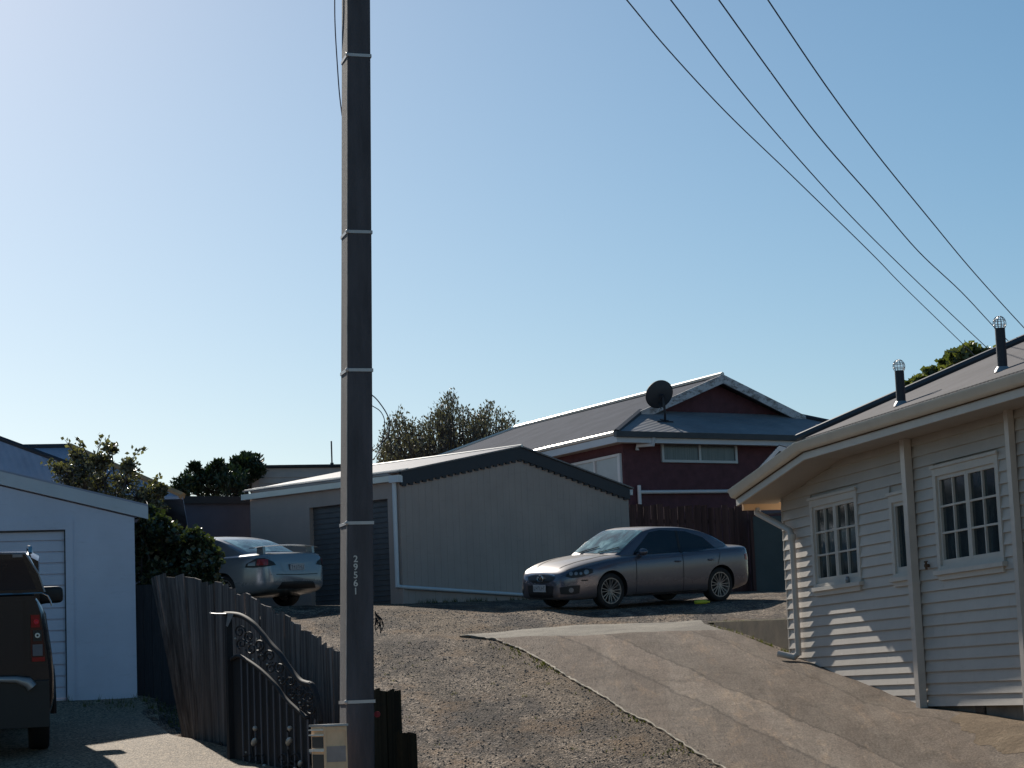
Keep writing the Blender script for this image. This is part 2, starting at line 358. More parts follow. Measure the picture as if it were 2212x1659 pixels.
def G(X, Y):
    hr = float(np.interp(Y, YR, HR)); hl = float(np.interp(Y, YL, HL))
    if Y > 36.5:
        w = min(1, max(0, (1.2-X)/5.2)); hr = lerp(hr, hl, w*sm((Y-36.5)/2.5))
    u = X+.27*(Y-33)
    if 20 < Y < 30.5 and u > 2.3:
        hm = float(np.interp(Y, [20, 22, 24, 26, 28.8, 30.5], [-1.3, -1.0, -.75, -.56, -.37, -.05]))
        hr = lerp(hr, max(hr, hm), sm((u-2.3)/1.6))
    w = sm((X-fence_x(Y)+.12)/.24) if Y < 36 else 1
    r_ = lerp(hl, hr, w)
    if 20 < Y < 42: r_ += .022*mnoise.noise(Vector((X*.9, Y*.6, 0)))+.010*mnoise.noise(Vector((X*2.7, Y*2.1, 3)))
    return r_
def GZ(X, Y): return G(X, Y)+CAMZ
def axis(a, b, st, far, near):
    c = [a+st*i for i in range(int(round((b-a)/st))+1)]
    return near+c+far
xs = axis(-12, 12, .2, [13, 15, 18, 24, 35, 60, 120, 300, 700], [-700, -300, -120, -60, -35, -24, -18, -15, -13])
ys = axis(8, 60, .2, [62, 66, 75, 100, 160, 300, 700], [-200, -60, -20, 0, 5])
mb = MB(); nx = len(xs)
mb.v = [Vector((x, y, GZ(x, y))) for y in ys for x in xs]
mb.f = [[j*nx+i, j*nx+i+1, (j+1)*nx+i+1, (j+1)*nx+i] for j in range(len(ys)-1) for i in range(nx-1)]; mb.m = [0]*len(mb.f)
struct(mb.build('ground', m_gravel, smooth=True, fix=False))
def sheet(name, rows, mat, lift, skirt=.0, ncol=24):
    # rows: (Y, X0, X1); surface follows the terrain, raised by lift
    m = MB(); n = ncol+1
    for Y, a, b in rows:
        for i in range(n):
            X = lerp(a, b, i/ncol); m.v.append(Vector((X, Y, GZ(X, Y)+lift)))
    for j in range(len(rows)-1):
        for i in range(ncol): m.f.append([j*n+i, j*n+i+1, (j+1)*n+i+1, (j+1)*n+i]); m.m.append(0)
    if skirt:
        for j in range(len(rows)-1):
            for i in (0, ncol):
                a, b = m.v[j*n+i], m.v[(j+1)*n+i]; d = Vector((0, 0, skirt)); m.quad(a, b, b-d, a-d)
        for j in (0, len(rows)-1):
            for i in range(ncol):
                a, b = m.v[j*n+i], m.v[j*n+i+1]; d = Vector((0, 0, skirt)); m.quad(a, b, b-d, a-d)
    return struct(m.build(name, mat, smooth=True, angle=40))
EX = [(10, -.12+.27*23), (25, .20+.27*8), (34.7, .42-.27*1.7), (35.3, -.26), (35.7, -.42), (36.0, -.60), (36.25, -.80), (36.4, -.98), (36.6, -.9), (36.95, -.2), (37.2, .5), (37.45, 1.1)]
def XL(Y): return float(np.interp(Y, [e[0] for e in EX], [e[1] for e in EX]))+.009*math.sin(Y*2.1)+.006*math.sin(Y*5.3+1)
def XR(Y): return 3.98-.27*(Y-33) if Y < 33.2 else 3.93-.263*(Y-33.2)-.08
rows = []; Y = 10.
while Y <= 35.85: rows.append((Y, XL(Y), XR(Y))); Y += .1
sheet('driveway', rows, m_drive, .036, .10, 30)
aj = random.Random(9)
sheet('concrete_apron', [(35.84+.045*i, XL(35.84+.045*i)+aj.gauss(0, .03)+(max(0, 36.3-(35.84+.045*i)) and 0), XR(min(36.7, 35.84+.045*i))) for i in range(34)], m_apron, .026, .06, 24)
m = MB()                                   # pale arris of the slab, its sunlit look put into the colour
pts = [Vector((XL(y), y, GZ(XL(y), y)+.030)) for y in [10+.1*i for i in range(266)]]
ej = random.Random(2); pts = [p+Vector((ej.gauss(0, .008), 0, ej.gauss(0, .004))) for p in pts]; m.tube(pts, [.012+ej.uniform(-.006, .007) for i in range(len(pts))], 6); struct(m.build('slab_edge', M('sunlit_slab_edge', (.34, .29, .22), .9, 0, .4, 9), smooth=True))
cj = random.Random(6)
sheet('clay_bank', [(17+.07*i, 3.1-.27*(17+.07*i-33)+.05*math.sin(i*.25)+.04*math.sin(i*.64)+cj.gauss(0, .010)+max(0, 17+.07*i-25.9)**1.4*.30, 4.1-.27*(17+.07*i-33)+.25) for i in range(171)], m_dirt, .040, 0, 14)
sheet('paved_yard', [(12+.3*i, -14, fence_x(12+.3*i)-.02) for i in range(67)], m_aggr, .012, 0, 40)
m = MB(); n_ = 40                          # road in front, where the camera stands
for i in range(n_): m.quad(*[Vector((x, y, GZ(0, 0)+.006)) for x, y in ((-300+15*i, -9), (-285+15*i, -9), (-285+15*i, 8.5), (-300+15*i, 8.5))])
struct(m.build('road', M('asphalt', (.045, .046, .05), .9, 0, .2, 6, .5, 90)))
# raised yard behind the retaining wall
m = MB(); q = [(33.05, 4.1, 9.0)]
rows = []
for i in range(22):
    Y = 33.15+.19*i; X0 = 3.09+(36.7-Y)*.263+.06 if Y < 36.9 else 3.0
    rows.append((Y, X0, 10.5))
for Y, a, b in rows:
    for i in range(13):
        X = lerp(a, b, i/12); z = max(G(X, Y)+.004, float(np.interp(Y, [33, 36.7, 38], [.95, 1.05, 1.17]))); m.v.append(Vector((X, Y, z+CAMZ)))
for j in range(len(rows)-1):
    for i in range(12): m.f.append([j*13+i, j*13+i+1, (j+1)*13+i+1, (j+1)*13+i]); m.m.append(0)
struct(m.build('upper_yard', m_verge, smooth=True))
# retaining wall
fr = Frame((3.09, 36.75), (4.03-3.09, 33.17-36.75)); L = math.hypot(.94, 3.58)
m = MB()
for i in range(12):
    a, b = L*i/12, L*(i+1)/12; pa, pb = fr(a, 0, 0), fr(b, 0, 0); za = lerp(1.06, .955, i/12); zb = lerp(1.06, .955, (i+1)/12)
    m.hexa([fr(a, .0, -.2), fr(b, .0, -.2), fr(b, -.16, -.2), fr(a, -.16, -.2), fr(a, .0, za), fr(b, .0, zb), fr(b, -.16, zb), fr(a, -.16, za)])
tag(m.build('retaining_wall', m_ret), 'low mossy concrete retaining wall ending at the house corner beside the driveway', 'retaining wall')

# ------------------------------------------------------------------ weatherboard house
HC = P(1698, 1200, 33.0)
HF = Frame((HC.x, HC.y), (.2607, -.9654))
HF.en = -HF.en if HF.en.x > 0 else HF.en
house = empty('weatherboard_house', HF(6, -3, G(4.5, 27)), 'cream weatherboard house with grey iron roof beside the sloping driveway', 'house')
ZB, STEP, SEND = -.32, .1415, 15.0
SK, SE = 2.25, -.33                        # eave kink and rear end of eave
def wall_top(s): return 3.06 if s >= 1.9 else lerp(2.76, 3.06, max(0, s)/1.9)
def winbox(x0, x1, xm, yt, yb): 
    ym = (yt+yb)/2
    return HF.sz(x0, ym)[0], HF.sz(x1, ym)[0], HF.sz(xm, yb)[1], HF.sz(xm, yt)[1]
W1 = winbox(1757, 1860, 1805, 1066, 1264)
W2 = winbox(2024, 2168, 2095, 991, 1224)
W3 = winbox(1929, 1972, 1950, 1062, 1246)
opens = [W1, W2, W3, (9.6, 10.6, .95, 2.55)]
def boards(fr, s0, s1, topf, ops, mb, zb=ZB):
    z = zb
    while z < 3.1:
        z1 = z+STEP
        cuts = [(a-.0, b+.0) for a, b, c, d in ops if c < z1-.02 and d > z+.02]
        segs = []; cur = s0
        for a, b in sorted(cuts):
            if a > cur: segs.append((cur, a))
            cur = max(cur, b)
        segs.append((cur, s1))
        seg2 = []; bj = random.Random(int(z*100)+7)
        for a, b in segs:
            cur = a
            while b-cur > 3.2: nx_ = cur+bj.uniform(1.6, 3.0); seg2.append((cur, nx_-.003)); cur = nx_
            seg2.append((cur, b))
        for a, b in seg2:
            # clip with sloping top
            lo = a
            if min(topf(a), topf(b)) < z1:
                while lo < b and topf(lo) < z1-.03: lo += .1
            if lo >= b: continue
            mb.hexa([fr(lo, .032, z), fr(b, .032, z), fr(b, -.01, z), fr(lo, -.01, z), fr(lo, .004, z1+.004), fr(b, .004, z1+.004), fr(b, -.01, z1+.004), fr(lo, -.01, z1+.004)])
        z = z1
m = MB(); boards(HF, -.022, SEND, wall_top, opens, m)
RF = Frame((HC.x, HC.y), (-HF.en.x, -HF.en.y)); RF.en = -HF.es
boards(RF, -.030, 8.0, lambda s: 2.80, [], m)
# solid wall behind, with openings left for windows
def wall_core(a, b, z0, z1f, n0=-.12, n1=-.008):
    pa = [HF(a, n1, z0), HF(b, n1, z0), HF(b, n0, z0), HF(a, n0, z0), HF(a, n1, z1f(a)), HF(b, n1, z1f(b)), HF(b, n0, z1f(b)), HF(a, n0, z1f(a))]
    m.hexa(pa)
edges = sorted({0.0, SK, SEND, *[o_[0] for o_ in opens], *[o_[1] for o_ in opens]})
for a, b in zip(edges, edges[1:]):
    c = (a+b)/2; op = [o_ for o_ in opens if o_[0] <= c <= o_[1]]
    if op:
        wall_core(a, b, ZB, lambda s: op[0][2]); wall_core(a, b, op[0][3], wall_top)
    else: wall_core(a, b, ZB, wall_top)
m.hexa([RF(0, -.008, ZB), RF(8, -.008, ZB), RF(8, -.12, ZB), RF(0, -.12, ZB), RF(0, -.008, 2.8), RF(8, -.008, 2.8), RF(8, -.12, 2.8), RF(0, -.12, 2.8)])
wall = m.build('wall', m_board, house)
m = MB(); m.fbox(HF, .02, SEND, -.30, -.05, -2.0, ZB+.02); m.fbox(HF, .02, .3, -8, -.3, -.6, ZB+.02)
fnd = m.build('foundation', m_found, house)
s_, z_ = HF.sz(2112, 1538); m = MB(); m.fbox(HF, s_-.13, s_+.13, -.07, -.035, z_-.09, z_+.09)
for k in range(5): m.fbox(HF, s_-.11, s_+.11, -.034, -.026, z_-.075+k*.034, z_-.06+k*.034)
m.build('vent', m_blackp, fnd)
def casement(w, panes, name='window', two=True):
    a0, a1, z0, z1 = w; t = .085; f = MB()
    f.fbox(HF, a0, a0+t, -.05, .038, z0, z1); f.fbox(HF, a1-t, a1, -.05, .038, z0, z1)
    f.fbox(HF, a0+t, a1-t, -.05, .037, z1-.12, z1); f.fbox(HF, a0+t, a1-t, -.05, .036, z0, z0+.05)
    f.fbox(HF, a0-.02, a1+.02, .038, .062, z1-.025, z1+.012)
    wo_ = f.build('window', m_trim, house)
    b = MB(); b.fbox(HF, a0-.05, a1+.05, -.02, .085, z0-.055, z0-.002); b.fbox(HF, a0+.02, a1-.02, .0, .045, z0-.12, z0-.056); b.build('sill', m_trim, wo_)
    ia, ib, ja, jb = a0+t, a1-t, z0+.05, z1-.12
    n = 2 if two else 1
    for k in range(n):
        p, q_ = lerp(ia, ib, k/n), lerp(ia, ib, (k+1)/n); s = MB(); w_ = .05
        s.fbox(HF, p+.002, p+w_, -.04, .012, ja, jb); s.fbox(HF, q_-w_, q_-.002, -.04, .012, ja, jb)
        s.fbox(HF, p+w_, q_-w_, -.04, .011, ja, ja+.075); s.fbox(HF, p+w_, q_-w_, -.04, .011, jb-w_, jb)
        if two:
            pm = (p+q_)/2; s.fbox(HF, pm-.012, pm+.012, -.03, .008, ja+.075, jb-w_)
            for h in (1, 2):
                zz = lerp(ja+.075, jb-w_, h/3); s.fbox(HF, p+w_, pm-.012, -.03, .007, zz-.012, zz+.012); s.fbox(HF, pm+.012, q_-w_, -.03, .007, zz-.012, zz+.012)
        s.build('sash', m_trim, wo_)
        g = MB(); g.fbox(HF, p+w_, q_-w_, -.035, -.022, ja+.07, jb-w_); g.build('pane', m_glass, wo_)
    return wo_
casement(W1, 12); casement(W2, 12); casement(W3, 2, two=False); casement(opens[3], 12)
# soffit, fascia, gutter, roofs
NO = .60
def gz(s): return 3.25 if s >= SK+.08 else lerp(2.865, 3.25, (s-SE)/(SK+.08-SE))
path = [SE, 0.0, .6, 1.2, SK+.08, SK+.4, 4, 8, SEND]
def sweep(mb, prof, close=True):           # prof (n, dz) swept along the eave
    k = len(prof); vs = []
    for s in path:
        for n, dz in prof: vs.append(HF(s, n, gz(s)+dz))
    fs = [(i*k+j, i*k+(j+1) % k, (i+1)*k+(j+1) % k, (i+1)*k+j) for i in range(len(path)-1) for j in range(k if close else k-1)]
    fs += [tuple(range(k)), tuple(range((len(path)-1)*k, len(path)*k))]
    mb.add(vs, fs)
m = MB(); sweep(m, [(NO-.03, -.11), (NO, -.11), (NO, -.235), (NO-.03, -.235)]); m.build('fascia', m_trim, house)
m = MB(); sweep(m, [(NO+.002, .0), (NO+.02, .0), (NO+.025, -.012), (NO+.10, -.012), (NO+.105, .0), (NO+.125, .0), (NO+.122, -.03), (NO+.105, -.055), (NO+.095, -.09), (NO+.07, -.118), (NO+.002, -.128)])
m.build('gutter', m_gutter, house, smooth=True, angle=50)
m = MB(); sweep(m, [(NO+.0015, -.128), (NO+.014, -.128), (NO+.014, -.142), (NO+.0015, -.142)]); m.build('rust_seam', m_rust, house)
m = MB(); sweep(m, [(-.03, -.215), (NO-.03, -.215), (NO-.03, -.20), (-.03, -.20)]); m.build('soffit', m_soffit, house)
m = MB(); e = SE                           # rear gutter on the back eave
m.fbox(HF, e-.03, e+.03, -7.5, NO-.10, 2.865-.30, 2.865-.185); m.build('rear_gutter', m_glow, house)
K = (SK+.08, NO, 3.25)
TP = .44
def roofpt(s, inward, z): return HF(s, NO-inward+.04, z)
m = MB(); wI = 4.9; g0 = .02
hipend = (K[0]+wI, wI)
m.prism([roofpt(K[0], 0, 3.25+g0), roofpt(SEND, 0, 3.25+g0), roofpt(SEND, wI, 3.25+g0+TP*wI), roofpt(hipend[0], wI, 3.25+g0+TP*wI)], (0, 0, .02))
m.prism([roofpt(SEND, 2*wI, 3.25+g0), roofpt(K[0], 2*wI, 3.25+g0), roofpt(hipend[0], wI, 3.25+g0+TP*wI), roofpt(SEND, wI, 3.25+g0+TP*wI)], (0, 0, .02))
m.prism([roofpt(K[0], 2*wI, 3.25+g0), roofpt(K[0], 0, 3.25+g0), roofpt(hipend[0], wI, 3.25+g0+TP*wI)], (0, 0, .02))
m.prism([roofpt(SE-.05, 0, 2.865+g0), roofpt(K[0], 0, 3.25+g0-.002), roofpt(K[0], 2*wI, 3.25+g0-.002), roofpt(SE-.05, 2*wI, 2.865+g0)], (0, 0, .018))
rf = m.build('roof', m_roof, house)
m = MB(); m.tube([roofpt(K[0]-.02, -.02, 3.25+g0+.03), roofpt(hipend[0], wI, 3.25+g0+TP*wI+.03)], .07, 8)
m.tube([roofpt(hipend[0], wI, 3.25+g0+TP*wI+.03), roofpt(SEND, wI, 3.25+g0+TP*wI+.03)], .07, 8); m.build('ridge_cap', m_cap, rf)
RN = Vector((0, 0, 1)) - HF.en*(-TP)       # normal of the near slope
RN = (HF.en*TP+Vector((0, 0, 1))).normalized(); RP0 = roofpt(5, 0, 3.25+g0+.02)
for bx, by, ty, lab in ((1947, 873, 801, 'rear'), (2166, 799, 709, 'front')):
    b = PP(bx, by, RP0, RN); D = b.y; t = P(bx-5, ty, D); top = Vector((b.x, b.y, t.z))
    vp = empty('roof_vent_pipe', b, 'dark vent pipe with wire ball cap on the iron roof, '+('nearer the red house' if lab == 'rear' else 'nearer the picture edge'), 'vent pipe', 'vent pipes on the iron roof')
    h = MB(); h.tube([b-Vector((0, 0, .1)), top], .058, 14); h.build('pipe', m_barge, vp, smooth=True, angle=50)
    h = MB(); c = top+Vector((0, 0, .055))
    for k in range(6):
        an = math.pi*k/6; h.tube([c+Vector((math.cos(an)*.075*math.sin(q2), math.sin(an)*.075*math.sin(q2), .085*math.cos(q2))) for q2 in [math.pi*2*i/20 for i in range(21)]], .004, 5)
    for zz in (-.02, .035):
        rr = .075*math.sqrt(1-(zz/.085)**2); h.tube([c+Vector((rr*math.cos(2*math.pi*i/16), rr*math.sin(2*math.pi*i/16), zz)) for i in range(17)], .004, 5)
    h.build('wire_cap', m_galv, vp)
    h = MB(); h.lathe([(.10, -.03), (.09, .0), (.064, .035)], b, (0, 0, 1), 16); h.build('flashing', m_galv, vp, smooth=True)
# downpipes
s0 = HF.sz(1716, 1200, .09)[0]
m = MB(); o1 = HF(SE, NO-.32, 2.60); o2 = HF(SE, NO-.32, 2.50); 
m.tube([o1, o2], .045, 12)
m.tube([o2+Vector((0, 0, .02)), HF(s0-.06, .12, 2.20), HF(s0, .11, 2.12)], .046, 12)
m.lathe([(.06, -.04), (.06, .04)], HF(s0, .11, 2.10), (0, 0, 1), 12)
m.tube([HF(s0, .11, 2.12), HF(s0, .11, .42)], .043, 12)
m.tube([HF(s0, .11, .46), HF(s0-.05, .15, .40), HF(s0-.24, .32, .46)], .045, 12)
pp = m.build('downpipe', m_pipe, house, smooth=True, angle=50)
s1 = HF.sz(1972, 1240, .09)[0]
m = MB(); m.fbox(HF, s1-.062, s1+.062, .035, .135, -.75, 3.075); m.fbox(HF, s1-.075, s1+.075, .03, .14, -.62, -.55); m.fbox(HF, s1-.072, s1+.072, .03, .14, 1.2, 1.24); m.build('downpipe', m_pipe, house)
s1 = HF.sz(2188, 1085, .09)[0]
m = MB(); m.fbox(HF, s1-.05, s1+.05, .035, .11, -.9, 3.075); m.build('downpipe', m_pipe, house)
m = MB(); t_s, t_z = HF.sz(1999, 1222, .08); m.tube([HF(t_s, .03, t_z), HF(t_s, .09, t_z)], .022, 8); m.tube([HF(t_s, .07, t_z-.05), HF(t_s, .07, t_z+.045)], .016, 8); m.tube([HF(t_s-.04, .07, t_z+.05), HF(t_s+.04, .07, t_z+.05)], .01, 6); m.build('tap', m_rust, house)
# small shape standing for the bright spot on the first sill
sl, zl = HF.sz(1829, 1249, .07); m = MB(); m.lathe([(.0, .0), (.028, .0), (.03, .05), (.022, .085), (.0, .09)], HF(sl, .06, W1[2]), (0, 0, 1), 12)
tag(m.build('sill_bright_spot', m_lens, smooth=True), 'small shiny shape for the bright spot on the sill of the first white window', 'bright_spot')
# small gabled porch roof behind the eave
D_ = 38.5; A = P(1683, 963, D_); Dd = P(1760, 985, D_+.4); Cc = P(1606, 1046, D_); back = Vector((1.5, 2.6, 0))
por = empty('porch', Vector((A.x+.6, D_+1.2, GZ(5, 38))), 'small dark porch gable with pale edge tucked behind the weatherboard house eave', 'porch')
m = MB(); m.prism([Cc, A, A+back, Cc+back], (0, 0, .02)); m.prism([A, Dd, Dd+back, A+back], (0, 0, .02)); m.build('roof', m_barge, por)
m = MB()
for a, b in ((Cc, A), (A, Dd)):
    d = Vector((0, -.03, 0)); q2 = Vector((0, 0, .09)); m.hexa([a+d-q2, b+d-q2, b-q2, a-q2, a+d, b+d, b, a])
m.build('barge', m_bluebarge, por)
m = MB(); m.prism([Cc+Vector((.3, .3, -.2)), A+Vector((0, .3, -.14)), Dd+Vector((-.1, .3, -.14)), Dd+Vector((-.1, .3, -.9)), Cc+Vector((.3, .3, -.5))], (0, .3, 0)); m.build('gable', m_dshed, por)
m = MB(); q = Vector((Dd.x+.2, Dd.y+.6, 0)); m.box(q.x, q.x+.1, q.y, q.y+.1, GZ(q.x, q.y)-.1, A.z-.3); m.build('post', m_dshed, por)

# ------------------------------------------------------------------ pale blue garage on the left
gc = P(293, 1300, 31.0); GF = Frame((gc.x, gc.y), (-math.cos(R(13)), -math.sin(R(13)))); GF.en = GF.en if GF.en.y < 0 else -GF.en
gar = empty('garage', GF(2.6, -3, G(-7, 31)), 'pale blue garage with panelled roller door and white barge board behind the black pickup', 'garage')
gb = .02
ztop = GF.sz(293, 1118)[1]; sj, zd = GF.sz(141, 1144); sp_ = GF.sz(157, 1121)[0]; zt = GF.sz(100, 1121)[1]
GWID = 5.8; apex = GWID/2; rise_pt = GF.sz(0, 1048)
tanr = (rise_pt[1]-GF.sz(306, 1120)[1])/(rise_pt[0]-GF.sz(306, 1120)[0])
def gtop(s): return ztop+ tanr*(s if s < apex else GWID-s)
m = MB(); DW = 2*(apex-sj)+sj
def gp(a, b):
    m.hexa([GF(a, 0, -.8), GF(b, 0, -.8), GF(b, -.15, -.8), GF(a, -.15, -.8), GF(a, 0, gtop(a)), GF(b, 0, gtop(b)), GF(b, -.15, gtop(b)), GF(a, -.15, gtop(a))])
gp(0, sj); gp(DW, GWID)
m.hexa([GF(sj, 0, zd), GF(apex, 0, zd), GF(apex, -.15, zd), GF(sj, -.15, zd), GF(sj, 0, gtop(sj)), GF(apex, 0, gtop(apex)), GF(apex, -.15, gtop(apex)), GF(sj, -.15, gtop(sj))])
m.hexa([GF(apex, 0, zd), GF(DW, 0, zd), GF(DW, -.15, zd), GF(apex, -.15, zd), GF(apex, 0, gtop(apex)), GF(DW, 0, gtop(DW)), GF(DW, -.15, gtop(DW)), GF(apex, -.15, gtop(apex))])
m.fbox(GF, 0, .15, -5.2, -.151, -.8, ztop); m.fbox(GF, GWID-.15, GWID, -5.2, -.151, -.8, ztop); m.fbox(GF, .151, GWID-.151, -5.2, -5.05, -.8, ztop)
for k in range(1, 12):                     # faint block courses
    pass
m.build('wall', m_bluew, gar)
m = MB()
for k in range(12):
    z = -.05+k*.20
    if z < ztop-.12: m.fbox(GF, .04, sp_-.04, .0, .004, z, z+.192)
m.build('cladding', m_bluew, gar)
m = MB(); m.fbox(GF, min(sj, sp_), max(sj, sp_), .004, .016, -.5, zt); m.fbox(GF, max(sj, sp_)+.0005, DW, .004, .0155, zd+.002, zt)
m.fbox(GF, DW, DW+(sj-sp_ if sj > sp_ else .08), .004, .022, -.5, zt)
m.build('door_frame', m_bluew, gar)
m = MB(); z = gb-.25; pt = .152
while z < zd+.1:
    m.hexa([GF(sj, -.06, z), GF(DW, -.06, z), GF(DW, -.09, z), GF(sj, -.09, z), GF(sj, -.06, z+pt-.028), GF(DW, -.06, z+pt-.028), GF(DW, -.09, z+pt-.028), GF(sj, -.09, z+pt-.028)])
    m.fbox(GF, sj, DW, -.12, -.092, z+pt-.028, z+pt); z += pt
m.build('roller_door', m_bluew, gar)
m = MB(); m.fbox(GF, sj-.001, sj+.016, -.055, -.03, -.5, zd); m.fbox(GF, sj+.016, DW, -.055, -.03, zd-.02, zd-.001); m.build('door_gap', m_cap, gar)
m = MB(); eo = GF.sz(320, 1120, .02)[0]
bz0, bz1 = GF.sz(320, 1121.5, .02)[1], GF.sz(320, 1094, .02)[1]
m.prism([GF(eo, .0, bz0), GF(apex, .0, bz0+tanr*(apex-eo)), GF(apex, .0, bz1+tanr*(apex-eo)), GF(eo, .0, bz1)], GF.en*.045)
m.prism([GF(GWID-eo, .0, bz0), GF(apex, .0, bz0+tanr*(apex-eo)), GF(apex, .0, bz1+tanr*(apex-eo)), GF(GWID-eo, .0, bz1)], GF.en*.045)
m.build('barge_board', m_bluebarge, gar)
m = MB()
for a in (eo, GWID-eo):
    m.prism([GF(a, .05, bz1), GF(apex, .05, bz1+tanr*(apex-eo)), GF(apex, -5.3, bz1+tanr*(apex-eo)), GF(a, -5.3, bz1)], (0, 0, .025))
m.build('roof', m_roofb, gar)

# ------------------------------------------------------------------ big roofed house behind the garage
bh = empty('blue_roofed_house', Vector((-11, 41, G(-11, 41)+CAMZ)), 'house with blue grey hipped iron roof behind the pale blue garage', 'house')
a0 = P(-420, 955, 43); a1 = P(47, 963, 43); a2 = P(152, 965, 43); e0 = P(395, 1072, 41.5); e1 = Vector((e0.x-13, e0.y-3.2, e0.z)); e2 = Vector((e0.x-1, 49, e0.z)); 
m = MB(); dz = (0, 0, -.05)
rl = Vector((a2.x-8, a2.y-1.8, a2.z)); m.prism([e0, a2, rl, e1], dz); m.prism([e2, a2, e0], dz); m.prism([e2, e2+Vector((-13, -1.8, 0)), rl, a2], dz)
m.build('roof', m_roofb, bh)
m = MB(); f0 = P(-10, 944, 40); f1 = P(150, 1003, 39.5); f2 = P(230, 1100, 39); f3 = P(-160, 1100, 39); f4 = P(-160, 944, 40.3); bk = P(46, 964, 42.9)
m.prism([f0, bk, f1+Vector((.35, 4.0, .0)), f1, f2, f3, f4], dz); rw = m.build('roof_wing', m_roofb, bh)
m = MB(); m.tube([a2, rl], .06, 6); m.tube([f0, f1], .05, 6); m.tube([f0, bk], .05, 6); m.build('ridge_cap', m_barge, bh)
m = MB(); m.tube([a2, e0], .07, 6); m.build('hip_cap', m_orange, bh)
m = MB(); q = [e0+Vector((-.5, .4, -.1)), e1+Vector((.5, .4, -.1)), e2+Vector((-12.5, -2.2, -.1)), e2+Vector((-.5, -.5, -.1))]; m.hexa([p-Vector((0, 0, 3.4)) for p in q]+q); m.build('wall', m_dshed, bh)

# ------------------------------------------------------------------ dark shed between
DF = Frame(P(560, 1100, 49.6).xy[:], (P(300, 1100, 48.3)-P(560, 1100, 49.6)).xy[:]); DF.en = DF.en if DF.en.y < 0 else -DF.en
zt_ = DF.sz(450, 1073)[1]; Lw = 3.6
ds = empty('dark_shed', DF(1.5, -1.5, G(-5, 47)), 'charcoal walled flat roofed shed between the leafy bush and the brown garage', 'shed')
m = MB(); m.fbox(DF, -.6, Lw, -3, 0, -.1, zt_-.16); m.build('wall', m_dshed, ds)
m = MB(); m.fbox(DF, -.7, Lw+.1, -3.1, .12, zt_-.16, zt_); m.build('roof', m_band, ds)

# ------------------------------------------------------------------ brown garage
S0 = P(868, 1200, 45.3); th = R(40.5)
SF = Frame((S0.x, S0.y), (math.sin(th), math.cos(th)))      # gable end, away to the right
SF.en = SF.en if SF.en.y < 0 else -SF.en
SL = Frame((S0.x, S0.y), (-math.cos(th), math.sin(th))); SL.en = SL.en if SL.en.y < 0 else -SL.en
sh = empty('brown_garage', SF(3.5, -2, G(-1, 45)), 'brown grey gabled garage with dark barge boards and white downpipe behind the bronze sedan', 'garage')
SW = SF.sz(1363, 1200)[0]; SLn = SL.sz(543, 1200)[0]
zeL = SF.sz(876, 1030)[1]; zap = SF.sz(1125, 975)[1]; zeR = SF.sz(1363, 1062)[1]; sap = SW/2
zeave = (zeL+zeR)/2
tp = (zap-zeave)/sap
def st(s): return zeave+tp*min(s, SW-s)
zbase = 1.2
m = MB(); m.hexa([SF(0, 0, zbase), SF(sap, 0, zbase), SF(sap, -.12, zbase), SF(0, -.12, zbase), SF(0, 0, st(0)), SF(sap, 0, st(sap)), SF(sap, -.12, st(sap)), SF(0, -.12, st(0))])
m.hexa([SF(sap, 0, zbase), SF(SW, 0, zbase), SF(SW, -.12, zbase), SF(sap, -.12, zbase), SF(sap, 0, st(sap)), SF(SW, 0, st(SW)), SF(SW, -.12, st(SW)), SF(sap, -.12, st(sap))])
dA, dzt = SL.sz(837, 1077); dB = SL.sz(668, 1099)[0]
m.fbox(SL, .122, dA, -.14, 0, zbase, st(0)); m.fbox(SL, dB, SLn, -.14, 0, zbase, st(0)); m.fbox(SL, dA, dB, -.14, 0, dzt, st(0))
m.fbox(SF, SW-.12, SW, -SLn, -.12, zbase, st(0)); m.fbox(SL, SLn-.12, SLn, -SW+.13, -.15, zbase, st(0))
m.build('wall', m_brown, sh)
m = MB(); s = .15
while s < SW-.05:                          # sheet joints
    m.fbox(SF, s, s+.012, .0, .003, 1.75, st(s)-.12); s += .2
m.build('cladding_ribs', m_brown, sh)
m = MB(); z = 1.5
while z < dzt: m.fbox(SL, dA, dB, -.13, -.115, z, z+.085); m.tube([SL(dA, -.115, z+.092), SL(dB, -.115, z+.092)], .014, 6); z += .105
m.build('roller_door', m_roller, sh)
m = MB(); o_ = .10; bh_ = .26
def barge(a, b):
    m.hexa([SF(a, .0, st(a)-bh_+.02), SF(b, .0, st(b)-bh_+.02), SF(b, -.02, st(b)-bh_+.02), SF(a, -.02, st(a)-bh_+.02), SF(a, .0, st(a)+.07), SF(b, .0, st(b)+.07), SF(b, -.02, st(b)+.07), SF(a, -.02, st(a)+.07)])
for a, b in ((0, sap), (sap, SW)):
    m.hexa([SF(a, .05, st(a)-bh_+.08), SF(b, .05, st(b)-bh_+.08), SF(b, .002, st(b)-bh_+.08), SF(a, .002, st(a)-bh_+.08), SF(a, .05, st(a)+.08), SF(b, .05, st(b)+.08), SF(b, .002, st(b)+.08), SF(a, .002, st(a)+.08)])
s = .05
while s < SW-.1: m.fbox(SF, s, s+.11, .004, .04, st(s+.05)-bh_+.04, st(s+.05)-bh_+.12); s += .2
m.build('barge_board', m_barge, sh)
m = MB()
for i, (a, b) in enumerate(((-.12, sap), (SW+.12, sap))):
    za = zeave+tp*-.12+.085; m.prism([SF(a, .08, za), SF(b, .08, zap+.085), SF(b, -SLn-.1, zap+.085), SF(a, -SLn-.1, za)], (0, 0, .03))
rf = m.build('roof', iron_mat('shed_roof_iron', (.20, .18, .18), th, .12, .3, .45, 0, .4), sh)
m = MB(); m.tube([SF(sap, .09, zap+.11), SF(sap, -SLn-.1, zap+.11)], .035, 6)
